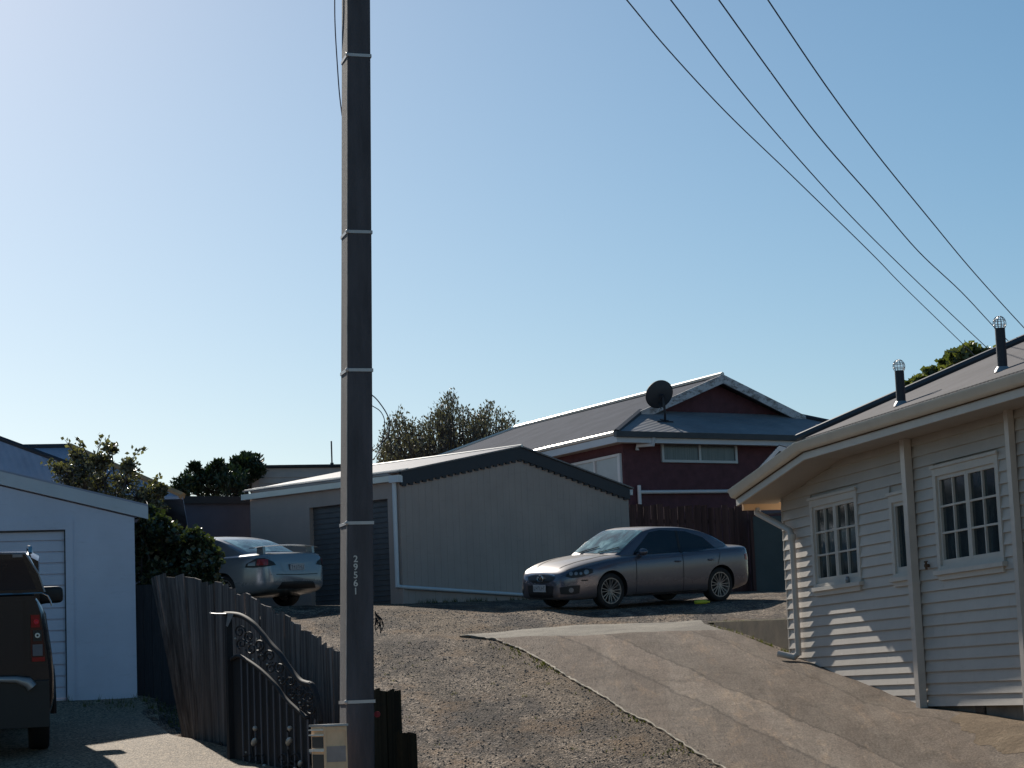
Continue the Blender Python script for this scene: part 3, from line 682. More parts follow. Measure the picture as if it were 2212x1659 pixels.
for k in range(7):
    sx = -.05+.22*k; zz = zeave+tp*sx+.12; m.tube([SF(sx, .09, zz), SF(sx, -SLn-.1, zz)], .014, 5) if k < 2 else None
m.build('roof_edge', m_cream, rf)
m = MB(); m.fbox(SL, -.08, SLn+.15, .02, .12, st(0)-.10, st(0)+.015); m.build('gutter', m_cream, sh)
m = MB(); m.fbox(SL, -.09, .16, .0, .14, st(0)-.13, st(0)+.0)
m.tube([SL(.09, .06, st(0)-.1), SL(.09, .06, 2.25)], .045, 10)
m.tube([SL(.09, .06, 2.27), SF(.10, .06, 2.24), SF(4.2, .06, 2.10)], .036, 10)
m.build('downpipe', m_white, sh, smooth=True, angle=50)
m = MB(); fx = SF(SW+.02, .03, 0); m.lathe([(.045, -.06), (.05, .06), (.0, .06)], SF(SW+.05, .04, st(0)-.02), (0, 0, 1), 10); m.build('gutter_stop', m_white, sh)

# ------------------------------------------------------------------ grey building behind
BF = Frame(P(545, 1040, 60).xy[:], (P(1000, 1040, 61.5)-P(545, 1040, 60)).xy[:]); BF.en = BF.en if BF.en.y < 0 else -BF.en
zt2 = BF.sz(560, 1012)[1]
gbld = empty('grey_building', BF(3, -3, G(-4, 62)), 'grey lapped clad flat topped building behind the brown garage, left of the power pole', 'building')
m = MB(); m.fbox(BF, .15, 6.5, -1.2, 0, 1.5, zt2)
z = zt2-2.2
while z < zt2-.12: m.hexa([BF(.15, .03, z), BF(6.5, .03, z), BF(6.5, .0, z), BF(.15, .0, z), BF(.15, .006, z+.15), BF(6.5, .006, z+.15), BF(6.5, .0, z+.15), BF(.15, .0, z+.15)]); z += .15
m.build('wall', m_greyclad, gbld)
m = MB(); m.fbox(BF, -.02, .18, -.2, .06, 1.5, zt2+.01); m.build('corner_board', m_brown, gbld)
m = MB(); m.fbox(BF, -.05, 6.6, -1.3, .09, zt2+.012, zt2+.08); m.build('parapet_cap', m_band, gbld)
an = BF.sz(722, 1018); at_ = BF.sz(720.5, 966)
m = MB(); p0_ = BF(an[0], -.3, zt2); m.tube([p0_, p0_+Vector((0, 0, at_[1]-zt2+.2))], .022, 6); m.tube([p0_, p0_+Vector((0, 0, .16))], .05, 6)
tag(m.build('aerial', m_barge), 'thin upright rod aerial on the grey building left of the power pole', 'aerial')

# ------------------------------------------------------------------ dark red house
rh = empty('red_house', Vector((4.5, 57, G(4, 57)+CAMZ)), 'dark red house with grey Dutch gable iron roof and white peeling barge boards', 'house')
rd = Vector((math.sin(R(61)), math.cos(R(61)), 0)); bd = Vector((-rd.y, rd.x, 0))
E0 = P(1333, 935, 52.0); ez = E0.z
def RH(a, b, z): return Vector((E0.x, E0.y, 0))+rd*a+bd*b+Vector((0, 0, z))
WD = 8.2; hw = WD/2; inset = 1.9
AP = RH(hw, inset, 0); 
apz = PP(1553, 820, RH(hw, inset, 0), Vector((0, -1, 0))).z
zsk = ez+ (apz-ez)*inset/hw
LN = 16.3
m = MB(); t_ = (0, 0, .05)
m.prism([RH(0, 0, ez), RH(inset, inset, zsk), RH(hw, inset, apz), RH(hw, LN-hw, apz), RH(0, LN, ez)], t_)
m.prism([RH(WD, 0, ez), RH(WD-inset, inset, zsk), RH(hw, inset, apz), RH(hw, LN-hw, apz), RH(WD, LN, ez)], t_)
m.prism([RH(0, LN, ez), RH(hw, LN-hw, apz), RH(WD, LN, ez)], t_)
sk_ = MB(); sk_.prism([RH(0, 0, ez), RH(WD, 0, ez), RH(WD-inset, inset, zsk), RH(inset, inset, zsk)], t_); sk_.build('skirt_roof', m_skirt, rh)
rf = m.build('roof', m_redroof, rh)
m = MB(); m.prism([RH(inset+.2, inset+.06, zsk+.03), RH(WD-inset-.2, inset+.06, zsk+.03), RH(hw, inset+.06, apz-.1)], bd*.05); m.build('gable', m_brick, rh)
m = MB()
for a, b in ((inset-.45, hw), (WD-inset+.45, hw)):
    za = zsk-(.45)*(apz-ez)/hw; 
    m.hexa([RH(a, inset-.32, za-.13), RH(b, inset-.32, apz-.13), RH(b, inset-.28, apz-.13), RH(a, inset-.28, za-.13), RH(a, inset-.32, za+.09), RH(b, inset-.32, apz+.09), RH(b, inset-.28, apz+.09), RH(a, inset-.28, za+.09)])
m.build('barge_board', m_wbarge, rh)
m = MB()                                   # verge overhang of the gable
m.prism([RH(inset-.4, inset-.27, zsk-.15), RH(hw, inset-.27, apz+.05), RH(hw, inset+.1, apz+.05), RH(inset, inset+.1, zsk+.03)], (0, 0, .03))
m.prism([RH(WD-inset+.4, inset-.27, zsk-.15), RH(hw, inset-.27, apz+.05), RH(hw, inset+.1, apz+.05), RH(WD-inset, inset+.1, zsk+.03)], (0, 0, .03)); m.build('verge', m_redroof, rh)
m = MB(); m.tube([RH(hw, inset-.3, apz+.1), RH(hw, LN-hw, apz+.08)], .055, 6); m.tube([RH(hw, LN-hw, apz+.06), RH(0, LN, ez+.06)], .05, 6); m.build('ridge_cap', m_cream, rf)
m = MB(); m.tube([RH(-.05, -.05, ez+.0), RH(inset-.1, inset-.1, zsk-.0)], .085, 6); m.tube([RH(WD, 0, ez+.07), RH(WD-inset, inset, zsk+.07)], .07, 6); m.build('hip_cap', m_barge, rf)
m = MB()
for a, b in ((RH(-.05, -.02, ez), RH(-.05, LN, ez)),):
    m.tube([a, b], .05, 6)
m.build('side_gutter', m_cream, rh)
m = MB(); m.hexa([RH(-.1, -.14, ez-.10), RH(WD+.1, -.14, ez-.10), RH(WD+.1, -.02, ez-.10), RH(-.1, -.02, ez-.10), RH(-.1, -.14, ez+.03), RH(WD+.1, -.14, ez+.03), RH(WD+.1, -.02, ez+.03), RH(-.1, -.02, ez+.03)]); m.build('front_gutter', m_cap, rh)
m = MB(); m.hexa([RH(-.05, -.05, ez-.22), RH(WD, -.05, ez-.22), RH(WD, .0, ez-.22), RH(-.05, .0, ez-.22), RH(-.05, -.05, ez-.102), RH(WD, -.05, ez-.102), RH(WD, .0, ez-.102), RH(-.05, .0, ez-.102)])
m.hexa([RH(-.05, 0, ez-.22), RH(0, 0, ez-.22), RH(0, LN, ez-.22), RH(-.05, LN, ez-.22), RH(-.05, 0, ez-.06), RH(0, 0, ez-.06), RH(0, LN, ez-.06), RH(-.05, LN, ez-.06)]); m.build('fascia', m_bluebarge, rh)
m = MB(); ov = .35; wz0 = 3.0
m.hexa([RH(ov, ov, wz0), RH(WD-ov, ov, wz0), RH(WD-ov, LN-ov, wz0), RH(ov, LN-ov, wz0), RH(ov, ov, ez-.15), RH(WD-ov, ov, ez-.15), RH(WD-ov, LN-ov, ez-.15), RH(ov, LN-ov, ez-.15)]); m.build('wall', m_brick, rh)
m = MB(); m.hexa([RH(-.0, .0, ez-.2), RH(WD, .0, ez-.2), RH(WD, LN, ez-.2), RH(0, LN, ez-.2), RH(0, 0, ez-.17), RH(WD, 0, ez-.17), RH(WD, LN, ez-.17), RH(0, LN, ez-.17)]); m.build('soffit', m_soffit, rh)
def rhplane(x, y, b=0.33): p = PP(x, y, RH(0, b, ez), bd); d = p-RH(0, b, 0); return d.dot(rd), p.z
def rwin(x0, x1, y0, y1, n, parts_):
    a0, _ = rhplane(x0, (y0+y1)/2); a1, _ = rhplane(x1, (y0+y1)/2); xm = (x0+x1)/2; z1 = rhplane(xm, y0)[1]; z0 = rhplane(xm, y1)[1]
    f = MB(); t = .06
    def bx(m, a, b, z, w, b0, b1): m.hexa([RH(a, b0, z), RH(b, b0, z), RH(b, b1, z), RH(a, b1, z), RH(a, b0, w), RH(b, b0, w), RH(b, b1, w), RH(a, b1, w)])
    bx(f, a0, a1, z1-t, z1, .29, .36); bx(f, a0, a1, z0, z0+t, .29, .36)
    for k in range(n+1):
        a = lerp(a0, a1-t, k/n); bx(f, a, a+t, z0+t, z1-t, .292, .36)
    w = f.build('window', m_alum, rh)
    for k in range(n):
        g = MB(); a = lerp(a0, a1-t, k/n)+t; b = lerp(a0, a1-t, (k+1)/n); bx(g, a, b, z0+t, z1-t, .325, .345); g.build('pane', m_curt, w)
rwin(1428, 1591, 953, 1000, 2, 0)
# windows on the receding side
def sw(b0, b1, z0, z1):
    f = MB(); t = .06
    def bx(m, b, c, z, w, a0, a1): m.hexa([RH(a0, b, z), RH(a1, b, z), RH(a1, c, z), RH(a0, c, z), RH(a0, b, w), RH(a1, b, w), RH(a1, c, w), RH(a0, c, w)])
    n = 4
    bx(f, b0, b1, z1-t, z1, .29, .36); bx(f, b0, b1, z0, z0+t, .29, .36)
    for k in range(n+1): q_ = lerp(b0, b1-t, k/n); bx(f, q_, q_+t*(1.8 if k in (0,) else 1), z0+t, z1-t, .288, .36)
    w = f.build('window', m_white, rh)
    for k in range(n):
        g = MB(); bx(g, lerp(b0, b1-t, k/n)+t, lerp(b0, b1-t, (k+1)/n), z0+t, z1-t, .32, .345); g.build('pane', m_alum, w)
sw(.42, 5.0, ez-1.45, ez-.42)
m = MB(); pa, pb = rhplane(1382, 1063, .25), rhplane(1592, 1059, .25)
m.tube([RH(pa[0], .27, pa[1]), RH(pb[0]+1.2, .27, pb[1])], .045, 8); m.tube([RH(pa[0], .27, pa[1]+.16), RH(pa[0], .27, pa[1]-.45)], .045, 8); m.build('waste_pipe', m_white, rh, smooth=True, angle=50)
g0_ = rhplane(1411, 941, -.05); g1_ = rhplane(1376, 968, .28)
m = MB(); m.tube([RH(g0_[0], -.06, ez-.1), RH(g0_[0], -.04, ez-.26), RH(g1_[0], .26, g1_[1]+.06), RH(g1_[0], .27, g1_[1]-.05)], .05, 8); m.build('downpipe', m_bluebarge, rh, smooth=True, angle=50)
# satellite dish
SKN = ((apz-ez)/hw); skn = (bd*-SKN+Vector((0, 0, 1))).normalized()
base = PP(1437, 911, RH(3, 0, ez+.06), skn)
dish = empty('satellite_dish', base, 'round dark mesh satellite dish on a mast on the red house skirt roof', 'satellite dish')
dc = P(1428, 855, base.y); dc.y = base.y
m = MB(); m.tube([base-Vector((0, 0, .05)), Vector((base.x, base.y, dc.z-.25)), Vector((lerp(base.x, dc.x, .7), base.y, dc.z-.06)), dc+Vector((0, .04, 0))], .028, 8); m.build('mast', m_barge, dish, smooth=True)
dn = Vector((-.35, .80, .48)).normalized()*-1
m = MB(); rr = .355; prof = [(rr*i/8, -.11*(i/8)**2) for i in range(9)]
m.lathe(prof+[(rr*1.01, -.10), (rr, -.125)]+[(rr*i/8, -.11*(i/8)**2-.012) for i in range(8, -1, -1)], dc, dn, 36); m.build('reflector', m_dish, dish, smooth=True, angle=60)
m = MB(); fp = dc-dn*.42; m.tube([dc-dn*.03-Vector((0, 0, .33)), fp], .013, 6); m.lathe([(0, -.05), (.04, -.05), (.04, .05), (0, .06)], fp, dn, 10); m.tube([dc+dn*.02, dc+dn*.10], .06, 8); m.tube([dc+dn*.1, dc+dn*.1+Vector((0, 0, -.25))], .02, 6); m.build('feed_arm', m_barge, dish)
m = MB(); b1 = base; m.tube([b1-rd*.22, b1+rd*.22], .022, 6); m.tube([b1-bd*.15, b1+bd*.2+Vector((0, 0, .08))], .018, 6); m.build('foot', m_barge, dish)

# ------------------------------------------------------------------ fences
def paling_fence(name, pts, mat, label, cat='fence', w=.115, gap=.012, seed=1, th_=.018, jag=.03, rails=True, base_sink=.1, grp=None):
    # pts: (X, Y, base h, top h)
    rg = random.Random(seed); X0, Y0, b0 = pts[0][:3]
    root = empty(name, Vector(((pts[0][0]+pts[-1][0])/2, (pts[0][1]+pts[-1][1])/2, CAMZ+(pts[0][2]+pts[-1][2])/2)), label, cat, grp)
    m = MB(); rl = MB(); ps = MB()
    pts = [tuple(p)+((0, 0),) if len(p) == 4 else tuple(p) for p in pts]
    for (xa, ya, ba, ta, la), (xb, yb, bb, tb, lb_) in zip(pts, pts[1:]):
        d = Vector((xb-xa, yb-ya, 0)); Ln = d.length; d.normalize(); n = Vector((d.y, -d.x, 0))
        if n.y > 0: n = -n
        s = 0; k = 0
        while s < Ln:
            ww = w*(.9+.2*rg.random()); t = min(1, (s+ww/2)/Ln); o = Vector((xa, ya, CAMZ))+d*s; zb = lerp(ba, bb, t)-base_sink; zt = lerp(ta, tb, t)+rg.uniform(-jag, jag)
            ln = rg.uniform(-.008, .008); off = n*rg.uniform(0, .008); jt = d*rg.uniform(-.006, .006)
            lean = [Vector((lerp(la[0], lb_[0], q_), lerp(la[1], lb_[1], q_), 0)) for q_ in (s/Ln, min(1, (s+ww)/Ln))]; lean = [lean[0], lean[1], lean[1], lean[0]]
            q = [o+off, o+d*ww+off, o+d*ww+n*th_+off, o+n*th_+off]
            m.hexa([p+Vector((0, 0, zb)) for p in q]+[p+lean[i]+jt+n*ln+Vector((0, 0, zt+(ln*2 if i in (0, 3) else -ln*2))) for i, p in enumerate(q)]); s += ww+gap*rg.uniform(.3, 1.8); k += 1
        for f_ in (.22, .82):
            a = Vector((xa, ya, CAMZ+lerp(ba, ta, f_)))-n*.004; b = Vector((xb, yb, CAMZ+lerp(bb, tb, f_)))-n*.004; h = Vector((0, 0, .08))
            rl.hexa([a, b, b-n*.045, a-n*.045, a+h, b+h, b-n*.045+h, a-n*.045+h])
        s = 0
        while s < Ln:
            t = s/Ln; o = Vector((xa, ya, CAMZ))+d*s-n*.05; zb = lerp(ba, bb, t)-.3; zt = lerp(ta, tb, t)-.1
            q = [o, o+d*.1, o+d*.1-n*.1, o-n*.1]; ps.hexa([p+Vector((0, 0, zb)) for p in q]+[p+Vector((0, 0, zt)) for p in q]); s += 2.2
    m.build('palings', mat, root)
    if rails: rl.build('rail', mat, root); ps.build('post', mat, root)
    return root
def fpt(x, D, yt, yb=None):
    p = P(x, yt, D); zt = p.z-CAMZ; zb = (P(x, yb, D).z-CAMZ) if yb else G(p.x-.25, D)
    return (p.x, D, zb, zt)
f1 = [fpt(760, 21.2, 1414), fpt(735, 21.5, 1405), fpt(640, 22.4, 1347), fpt(560, 23.2, 1296), fpt(480, 24.2, 1264), fpt(440, 24.65, 1248)+((-.10, .03),), fpt(401, 25.1, 1238)+((-.33, .05),)]
paling_fence('paling_fence', f1, m_pal, 'long weathered paling fence stepping down the slope to the power pole', seed=4)
p = [fpt(808, 20.75, 1490, 1900), fpt(858, 20.45, 1493, 1900)]
paling_fence('plank_fence_end', p, m_mosspal, 'tall dark mossy planks just right of the power pole', 'fence', w=.11, gap=.0, seed=8, jag=.006, rails=False)
p = [fpt(853, 20.3, 1580, 1900), fpt(900, 20.0, 1583, 1900)]
paling_fence('plank_fence_end', p, m_mosspal, 'short dark planks at the lower right foot of the taller mossy planks', 'fence', w=.12, gap=.0, seed=9, jag=.006, rails=False)
m = MB(); c = P(815, 1543, 20.3); m.lathe([(0, -.01), (.028, -.01), (.028, .01), (0, .012)], c, (0, -1, 0), 12); tag(m.build('reflector', m_red), 'small round red reflector on the dark planks beside the power pole', 'reflector')
qa, qb = P(296, 1400, 31.3), P(392, 1400, 31.0)  # dark boards added so the gap beside the garage reads as deep shade
sg_ = empty('dark_gap_screen', Vector(((qa.x+qb.x)/2, 29.2, GZ(-4.9, 31.2))), 'black board screen added to darken the shaded gap between the blue garage and the paling fence', 'gate')
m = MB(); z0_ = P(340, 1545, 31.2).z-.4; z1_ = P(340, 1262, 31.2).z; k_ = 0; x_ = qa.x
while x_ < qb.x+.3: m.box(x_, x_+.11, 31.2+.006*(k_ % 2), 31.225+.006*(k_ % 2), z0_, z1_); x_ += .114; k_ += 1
m.build('boards', m_gapshade, sg_); m = MB(); m.box(qa.x, qb.x+.3, 31.24, 31.28, z1_-.3, z1_-.2); m.build('rail', m_mosspal, sg_)
rp = [fpt(1360, 48.6, 1092, 1300), fpt(1500, 48.7, 1094, 1296), fpt(1628, 48.8, 1096, 1292)]
paling_fence('red_fence', rp, m_redpal, 'tall red brown paling fence behind the bronze sedan', seed=12, w=.14, jag=.05)
m = MB(); a = P(1626, 1116, 48.4); b = P(1745, 1116, 48.6); zb_ = P(1640, 1296, 48.4).z
m.hexa([(a.x, a.y, zb_), (b.x, b.y, zb_), (b.x, b.y+.05, zb_), (a.x, a.y+.05, zb_), (a.x, a.y, a.z), (b.x, b.y, a.z), (b.x, b.y+.05, a.z), (a.x, a.y+.05, a.z)])
gt = empty('panel_gate', Vector(((a.x+b.x)/2, a.y, zb_)), 'plain grey green panel gate between the red fence and the weatherboard house', 'gate')
m.build('panel', m_greenpanel, gt); m = MB()
for u in (a.x-.06, b.x): m.box(u, u+.06, a.y-.02, a.y+.08, zb_, a.z+.05)
m.build('frame', m_redpal, gt)
# ------------------------------------------------------------------ vehicles
def hermite(pts):
    xs_ = np.array([p[0] for p in pts], float); ys_ = np.array([p[1] for p in pts], float)
    h = np.diff(xs_); d = np.diff(ys_)/h; mm = np.zeros(len(xs_)); mm[0] = d[0]; mm[-1] = d[-1]
    for i in range(1, len(xs_)-1):
        mm[i] = 0 if d[i-1]*d[i] <= 0 else 2*d[i-1]*d[i]/(d[i-1]+d[i])
    def f(x):
        x = min(max(x, xs_[0]), xs_[-1]); i = min(int(np.searchsorted(xs_, x, 'right'))-1, len(h)-1); t = (x-xs_[i])/h[i]
        return float((2*t**3-3*t*t+1)*ys_[i]+(t**3-2*t*t+t)*h[i]*mm[i]+(-2*t**3+3*t*t)*ys_[i+1]+(t**3-t*t)*h[i]*mm[i+1])
    return f
def loft(mb, sects):
    n = len(sects[0]); vs = [p for s in sects for p in s]
    fs = [(i*n+j, i*n+(j+1) % n, (i+1)*n+(j+1) % n, (i+1)*n+j) for i in range(len(sects)-1) for j in range(n)]
    fs += [tuple(range(n))[::-1], tuple(range((len(sects)-1)*n, len(sects)*n))]; mb.add(vs, fs)
def mirror_sect(half, x):
    # half: list of (y, z) from bottom centre to top centre
    L_ = [Vector((x, y, z)) for y, z in half]; R_ = [Vector((x, -y, z)) for y, z in half[1:-1]][::-1]
    return L_+R_
def spline2(pts, n):
    out = []; P_ = [pts[0]]+list(pts)+[pts[-1]]
    for i in range(1, len(P_)-2):
        for k in range(n):
            t = k/n; a, b, c, d = P_[i-1], P_[i], P_[i+1], P_[i+2]
            out.append(tuple(.5*((2*b[j])+(-a[j]+c[j])*t+(2*a[j]-5*b[j]+4*c[j]-d[j])*t*t+(-a[j]+3*b[j]-3*c[j]+d[j])*t**3) for j in (0, 1)))
    out.append(tuple(pts[-1])); return out
class Car:
    def __init__(s, spec, root, paint):
        s.sp = spec; s.root = root; L_ = spec['L']/2
        zc, zs, w, zb = (hermite(spec[k]) for k in ('zc', 'zs', 'w', 'zb'))
        xs_ = sorted(set([round(-L_+spec['L']*i/60, 4) for i in range(61)]+[-L_+.01, -L_+.03, -L_+.05, L_-.01, L_-.03, L_-.05]))
        sect = []
        for x in xs_:
            W, a, b, c = w(x), zb(x), zs(x), zc(x); mid = lerp(a, b, .52)
            half = [(0, a), (.7*W, a), (.92*W, a+.02), (.985*W, a+.12*(b-a)+.02), (W, lerp(a, b, .35)), (W, mid), (.99*W, lerp(a, b, .8)), (.955*W, b-.012), (.88*W, lerp(b, c, .35)+.008), (.7*W, lerp(b, c, .72)+.006), (.4*W, lerp(b, c, .95)), (0, c)]
            sect.append(mirror_sect(spline2(half, 2), x))
        lo = MB(); loft(lo, sect); body = lo.build('body', [paint, m_dark], root, local=True)
        # wheel arches
        cut = MB(); cut.mi = 1
        for x in (spec['xf'], spec['xr']):
            for sg in (1, -1):
                cut.lathe([(0, .0), (spec['ra'], .0), (spec['ra'], .45), (0, .45)], (x, sg*(spec['W']/2-.28), spec['rw']+.015), (0, sg, 0), 40)
        co = cut.build('cutter', [paint, m_dark], None, local=True)
        md = body.modifiers.new('b', 'BOOLEAN'); md.operation = 'DIFFERENCE'; md.solver = 'EXACT'; md.object = co
        saved = root.matrix_world.copy(); par = body.parent; body.parent = None
        bpy.context.view_layer.update()
        me = bpy.data.meshes.new_from_object(body.evaluated_get(bpy.context.evaluated_depsgraph_get()))
        body.modifiers.clear(); body.data = me; body.parent = par
        bpy.data.objects.remove(co, do_unlink=True)
        # greenhouse
        zr, zbl, wb, kk = hermite(spec['zr']), hermite(spec['belt']), hermite(spec['wb']), spec['tumble']
        x0, x1 = spec['zr'][0][0], spec['zr'][-1][0]; sect = []
        for i in range(49):
            x = lerp(x0, x1, i/48); r, b, W = zr(x), zbl(x)-.06, wb(x); ht = max(.004, r-b); e = max(.0, ht-.055)
            ye = W-kk*e-.10*e*e*1.2
            half = [(0, b), (W, b)]+[(W-kk*e*t-.12*(e*t)**2, b+e*t) for t in (.25, .5, .75)]+[(ye, b+e), (ye-.02, b+e+.028*min(1, ht/.06)), (ye-.07, b+e+.042*min(1, ht/.06)), (ye*.6, r-.006*min(1, ht/.06)), (0, r)]
            sect.append(mirror_sect(half, x))
        gm = MB(); loft(gm, sect)
        bm = bmesh.new(); bm.from_mesh(body.data)
        b2 = bmesh.new(); me2 = bpy.data.meshes.new('t'); me2.from_pydata([tuple(v) for v in gm.v], [], gm.f); bm.from_mesh(me2)
        bmesh.ops.recalc_face_normals(bm, faces=bm.faces); bm.to_mesh(body.data); bm.free()
        body.data.polygons.foreach_set('use_smooth', [True]*len(body.data.polygons)); body.data.set_sharp_from_angle(angle=R(38))
        s.body = body; s.bvh = BVHTree.FromPolygons([v.co for v in body.data.vertices], [p.vertices[:] for p in body.data.polygons])
    def strip(s, name, bot, top, o, u, v, d, mat, rows=6, eps=.004, sub=4, parent=None, thick=0.0, build=True, mbx=None):
        # two matching polylines in the (u, v) plane at o, thrown on the body along d
        o, u, v, d = Vector(o), Vector(u), Vector(v), Vector(d).normalized()
        def dens(L_): return [tuple(lerp(L_[i][j], L_[i+1][j], k/sub) for j in (0, 1)) for i in range(len(L_)-1) for k in range(sub)]+[tuple(L_[-1])]
        B, T = dens(bot), dens(top); m_ = mbx or MB(); n = len(B); vs = []; last = None
        for r in range(rows+1):
            for i in range(n):
                q = o+u*lerp(B[i][0], T[i][0], r/rows)+v*lerp(B[i][1], T[i][1], r/rows)
                h = s.bvh.ray_cast(q-d*4, d); p = h[0]
                if p is None: p = s.bvh.find_nearest(q)[0]
                vs.append(p-d*eps)
        fs = [(r*n+i, r*n+i+1, (r+1)*n+i+1, (r+1)*n+i) for r in range(rows) for i in range(n-1)]
        if thick:
            k = len(vs); vs += [p+d*(thick) for p in vs[:k]]
            ring = [i for i in range(n)]+[r*n+n-1 for r in range(1, rows+1)]+[rows*n+i for i in range(n-2, -1, -1)]+[r*n for r in range(rows-1, 0, -1)]
            fs += [(ring[i], ring[(i+1) % len(ring)], ring[(i+1) % len(ring)]+k, ring[i]+k) for i in range(len(ring))]
        m_.add(vs, fs)
        if build: return m_.build(name, mat, parent or s.root, local=True, smooth=True, angle=40)
        return m_
    def side(s, name, bot, top, mat, sg=1, **k):   # (x, z)
        return s.strip(name, bot, top, (0, 0, 0), (1, 0, 0), (0, 0, 1), (0, -sg, 0), mat, **k)
    def front(s, name, bot, top, mat, sg=1, **k):  # (y, z) thrown from the front (sg 1) or the back
        return s.strip(name, bot, top, (0, 0, 0), (0, 1, 0), (0, 0, 1), (-sg, 0, 0), mat, **k)
    def diag(s, name, bot, top, mat, ex, sy, ang=40, **k):  # ex: front/back, sy: left/right; u runs towards the side
        a = R(ang); d = Vector((-ex*math.cos(a), -sy*math.sin(a), 0)); u = Vector((-ex*math.sin(a), sy*math.cos(a), 0))
        o = Vector((ex*s.sp['L']/2, 0, 0))
        return s.strip(name, bot, top, o, u, (0, 0, 1), d, mat, **k)
    def above(s, name, bot, top, mat, **k):        # (x, y)
        return s.strip(name, bot, top, (0, 0, 0), (1, 0, 0), (0, 1, 0), (0, 0, -1), mat, **k)
    def wheels(s, spokes=10, style='double', rim=m_alloy, rr=.235):
        rw = s.sp['rw']; tw = .215
        for x in (s.sp['xf'], s.sp['xr']):
            for sg in (1, -1):
                y = sg*(s.sp['W']/2-.035); c = Vector((x, y, rw)); ax = Vector((0, sg, 0))
                w = empty('wheel', c, None, None); w.parent = s.root; del_ = None
                m = MB(); m.lathe([(rr, -tw), (rw-.025, -tw), (rw-.006, -tw+.02), (rw, -tw+.05), (rw, -.05), (rw-.008, -.02), (rw-.03, -.002), (rr+.012, -.0), (rr, -.012)], (0, 0, 0), ax, 48); m.build('tyre', m_tire, w, local=True, smooth=True, angle=45)
                m = MB(); m.lathe([(rr, -.012), (rr-.014, -.012), (rr-.022, -.04), (rr-.03, -.15), (0, -.15)], (0, 0, 0), ax, 48); m.mi = 1
                m.lathe([(rr-.032, -.10), (0, -.10)], (0, 0, 0), ax, 32); m.mi = 0
                m.lathe([(0, -.022), (.03, -.022), (.045, -.04), (.05, -.07)], (0, 0, 0), ax, 20)
                for k in range(spokes):
                    a = 2*math.pi*k/spokes+.1; up_ = Vector((math.cos(a), 0, math.sin(a))); tn = Vector((-math.sin(a), 0, math.cos(a)))
                    for q in ((-1, 1) if style == 'double' else (0,)):
                        i0 = up_*.035+tn*q*.006-ax*.035; i1 = up_*(rr-.018)+tn*q*.036-ax*.018; h = tn*(.0062 if style == 'double' else .03); dd = ax*.025
                        m.hexa([i0-h-dd, i1-h-dd, i1+h-dd, i0+h-dd, i0-h, i1-h, i1+h, i0+h])
                m.build('rim', [rim, m_dark], w, local=True, smooth=True, angle=30)
def place(root, X, Y, hd, xf, xr, track=1.5):
    # hd: heading angle of +x; rests the car on the ground under its wheels
    f = Vector((math.cos(hd), math.sin(hd), 0)); l = Vector((-math.sin(hd), math.cos(hd), 0)); c = Vector((X, Y, 0))
    def g(a, b): p = c+f*a+l*b; return GZ(p.x, p.y)
    zf = (g(xf, track/2)+g(xf, -track/2))/2; zr = (g(xr, track/2)+g(xr, -track/2))/2
    pit = (zf-zr)/(xf-xr); zl = (g(xf, track/2)+g(xr, track/2))/2; zr_ = (g(xf, -track/2)+g(xr, -track/2))/2; rol = (zl-zr_)/track
    ex = (f+Vector((0, 0, pit))).normalized(); ey = (l+Vector((0, 0, rol))).normalized(); ez_ = ex.cross(ey).normalized(); ey = ez_.cross(ex)
    z0 = zf-pit*xf
    root.rotation_euler = Matrix((ex, ey, ez_)).transposed().to_euler(); root.location = (X, Y, z0)

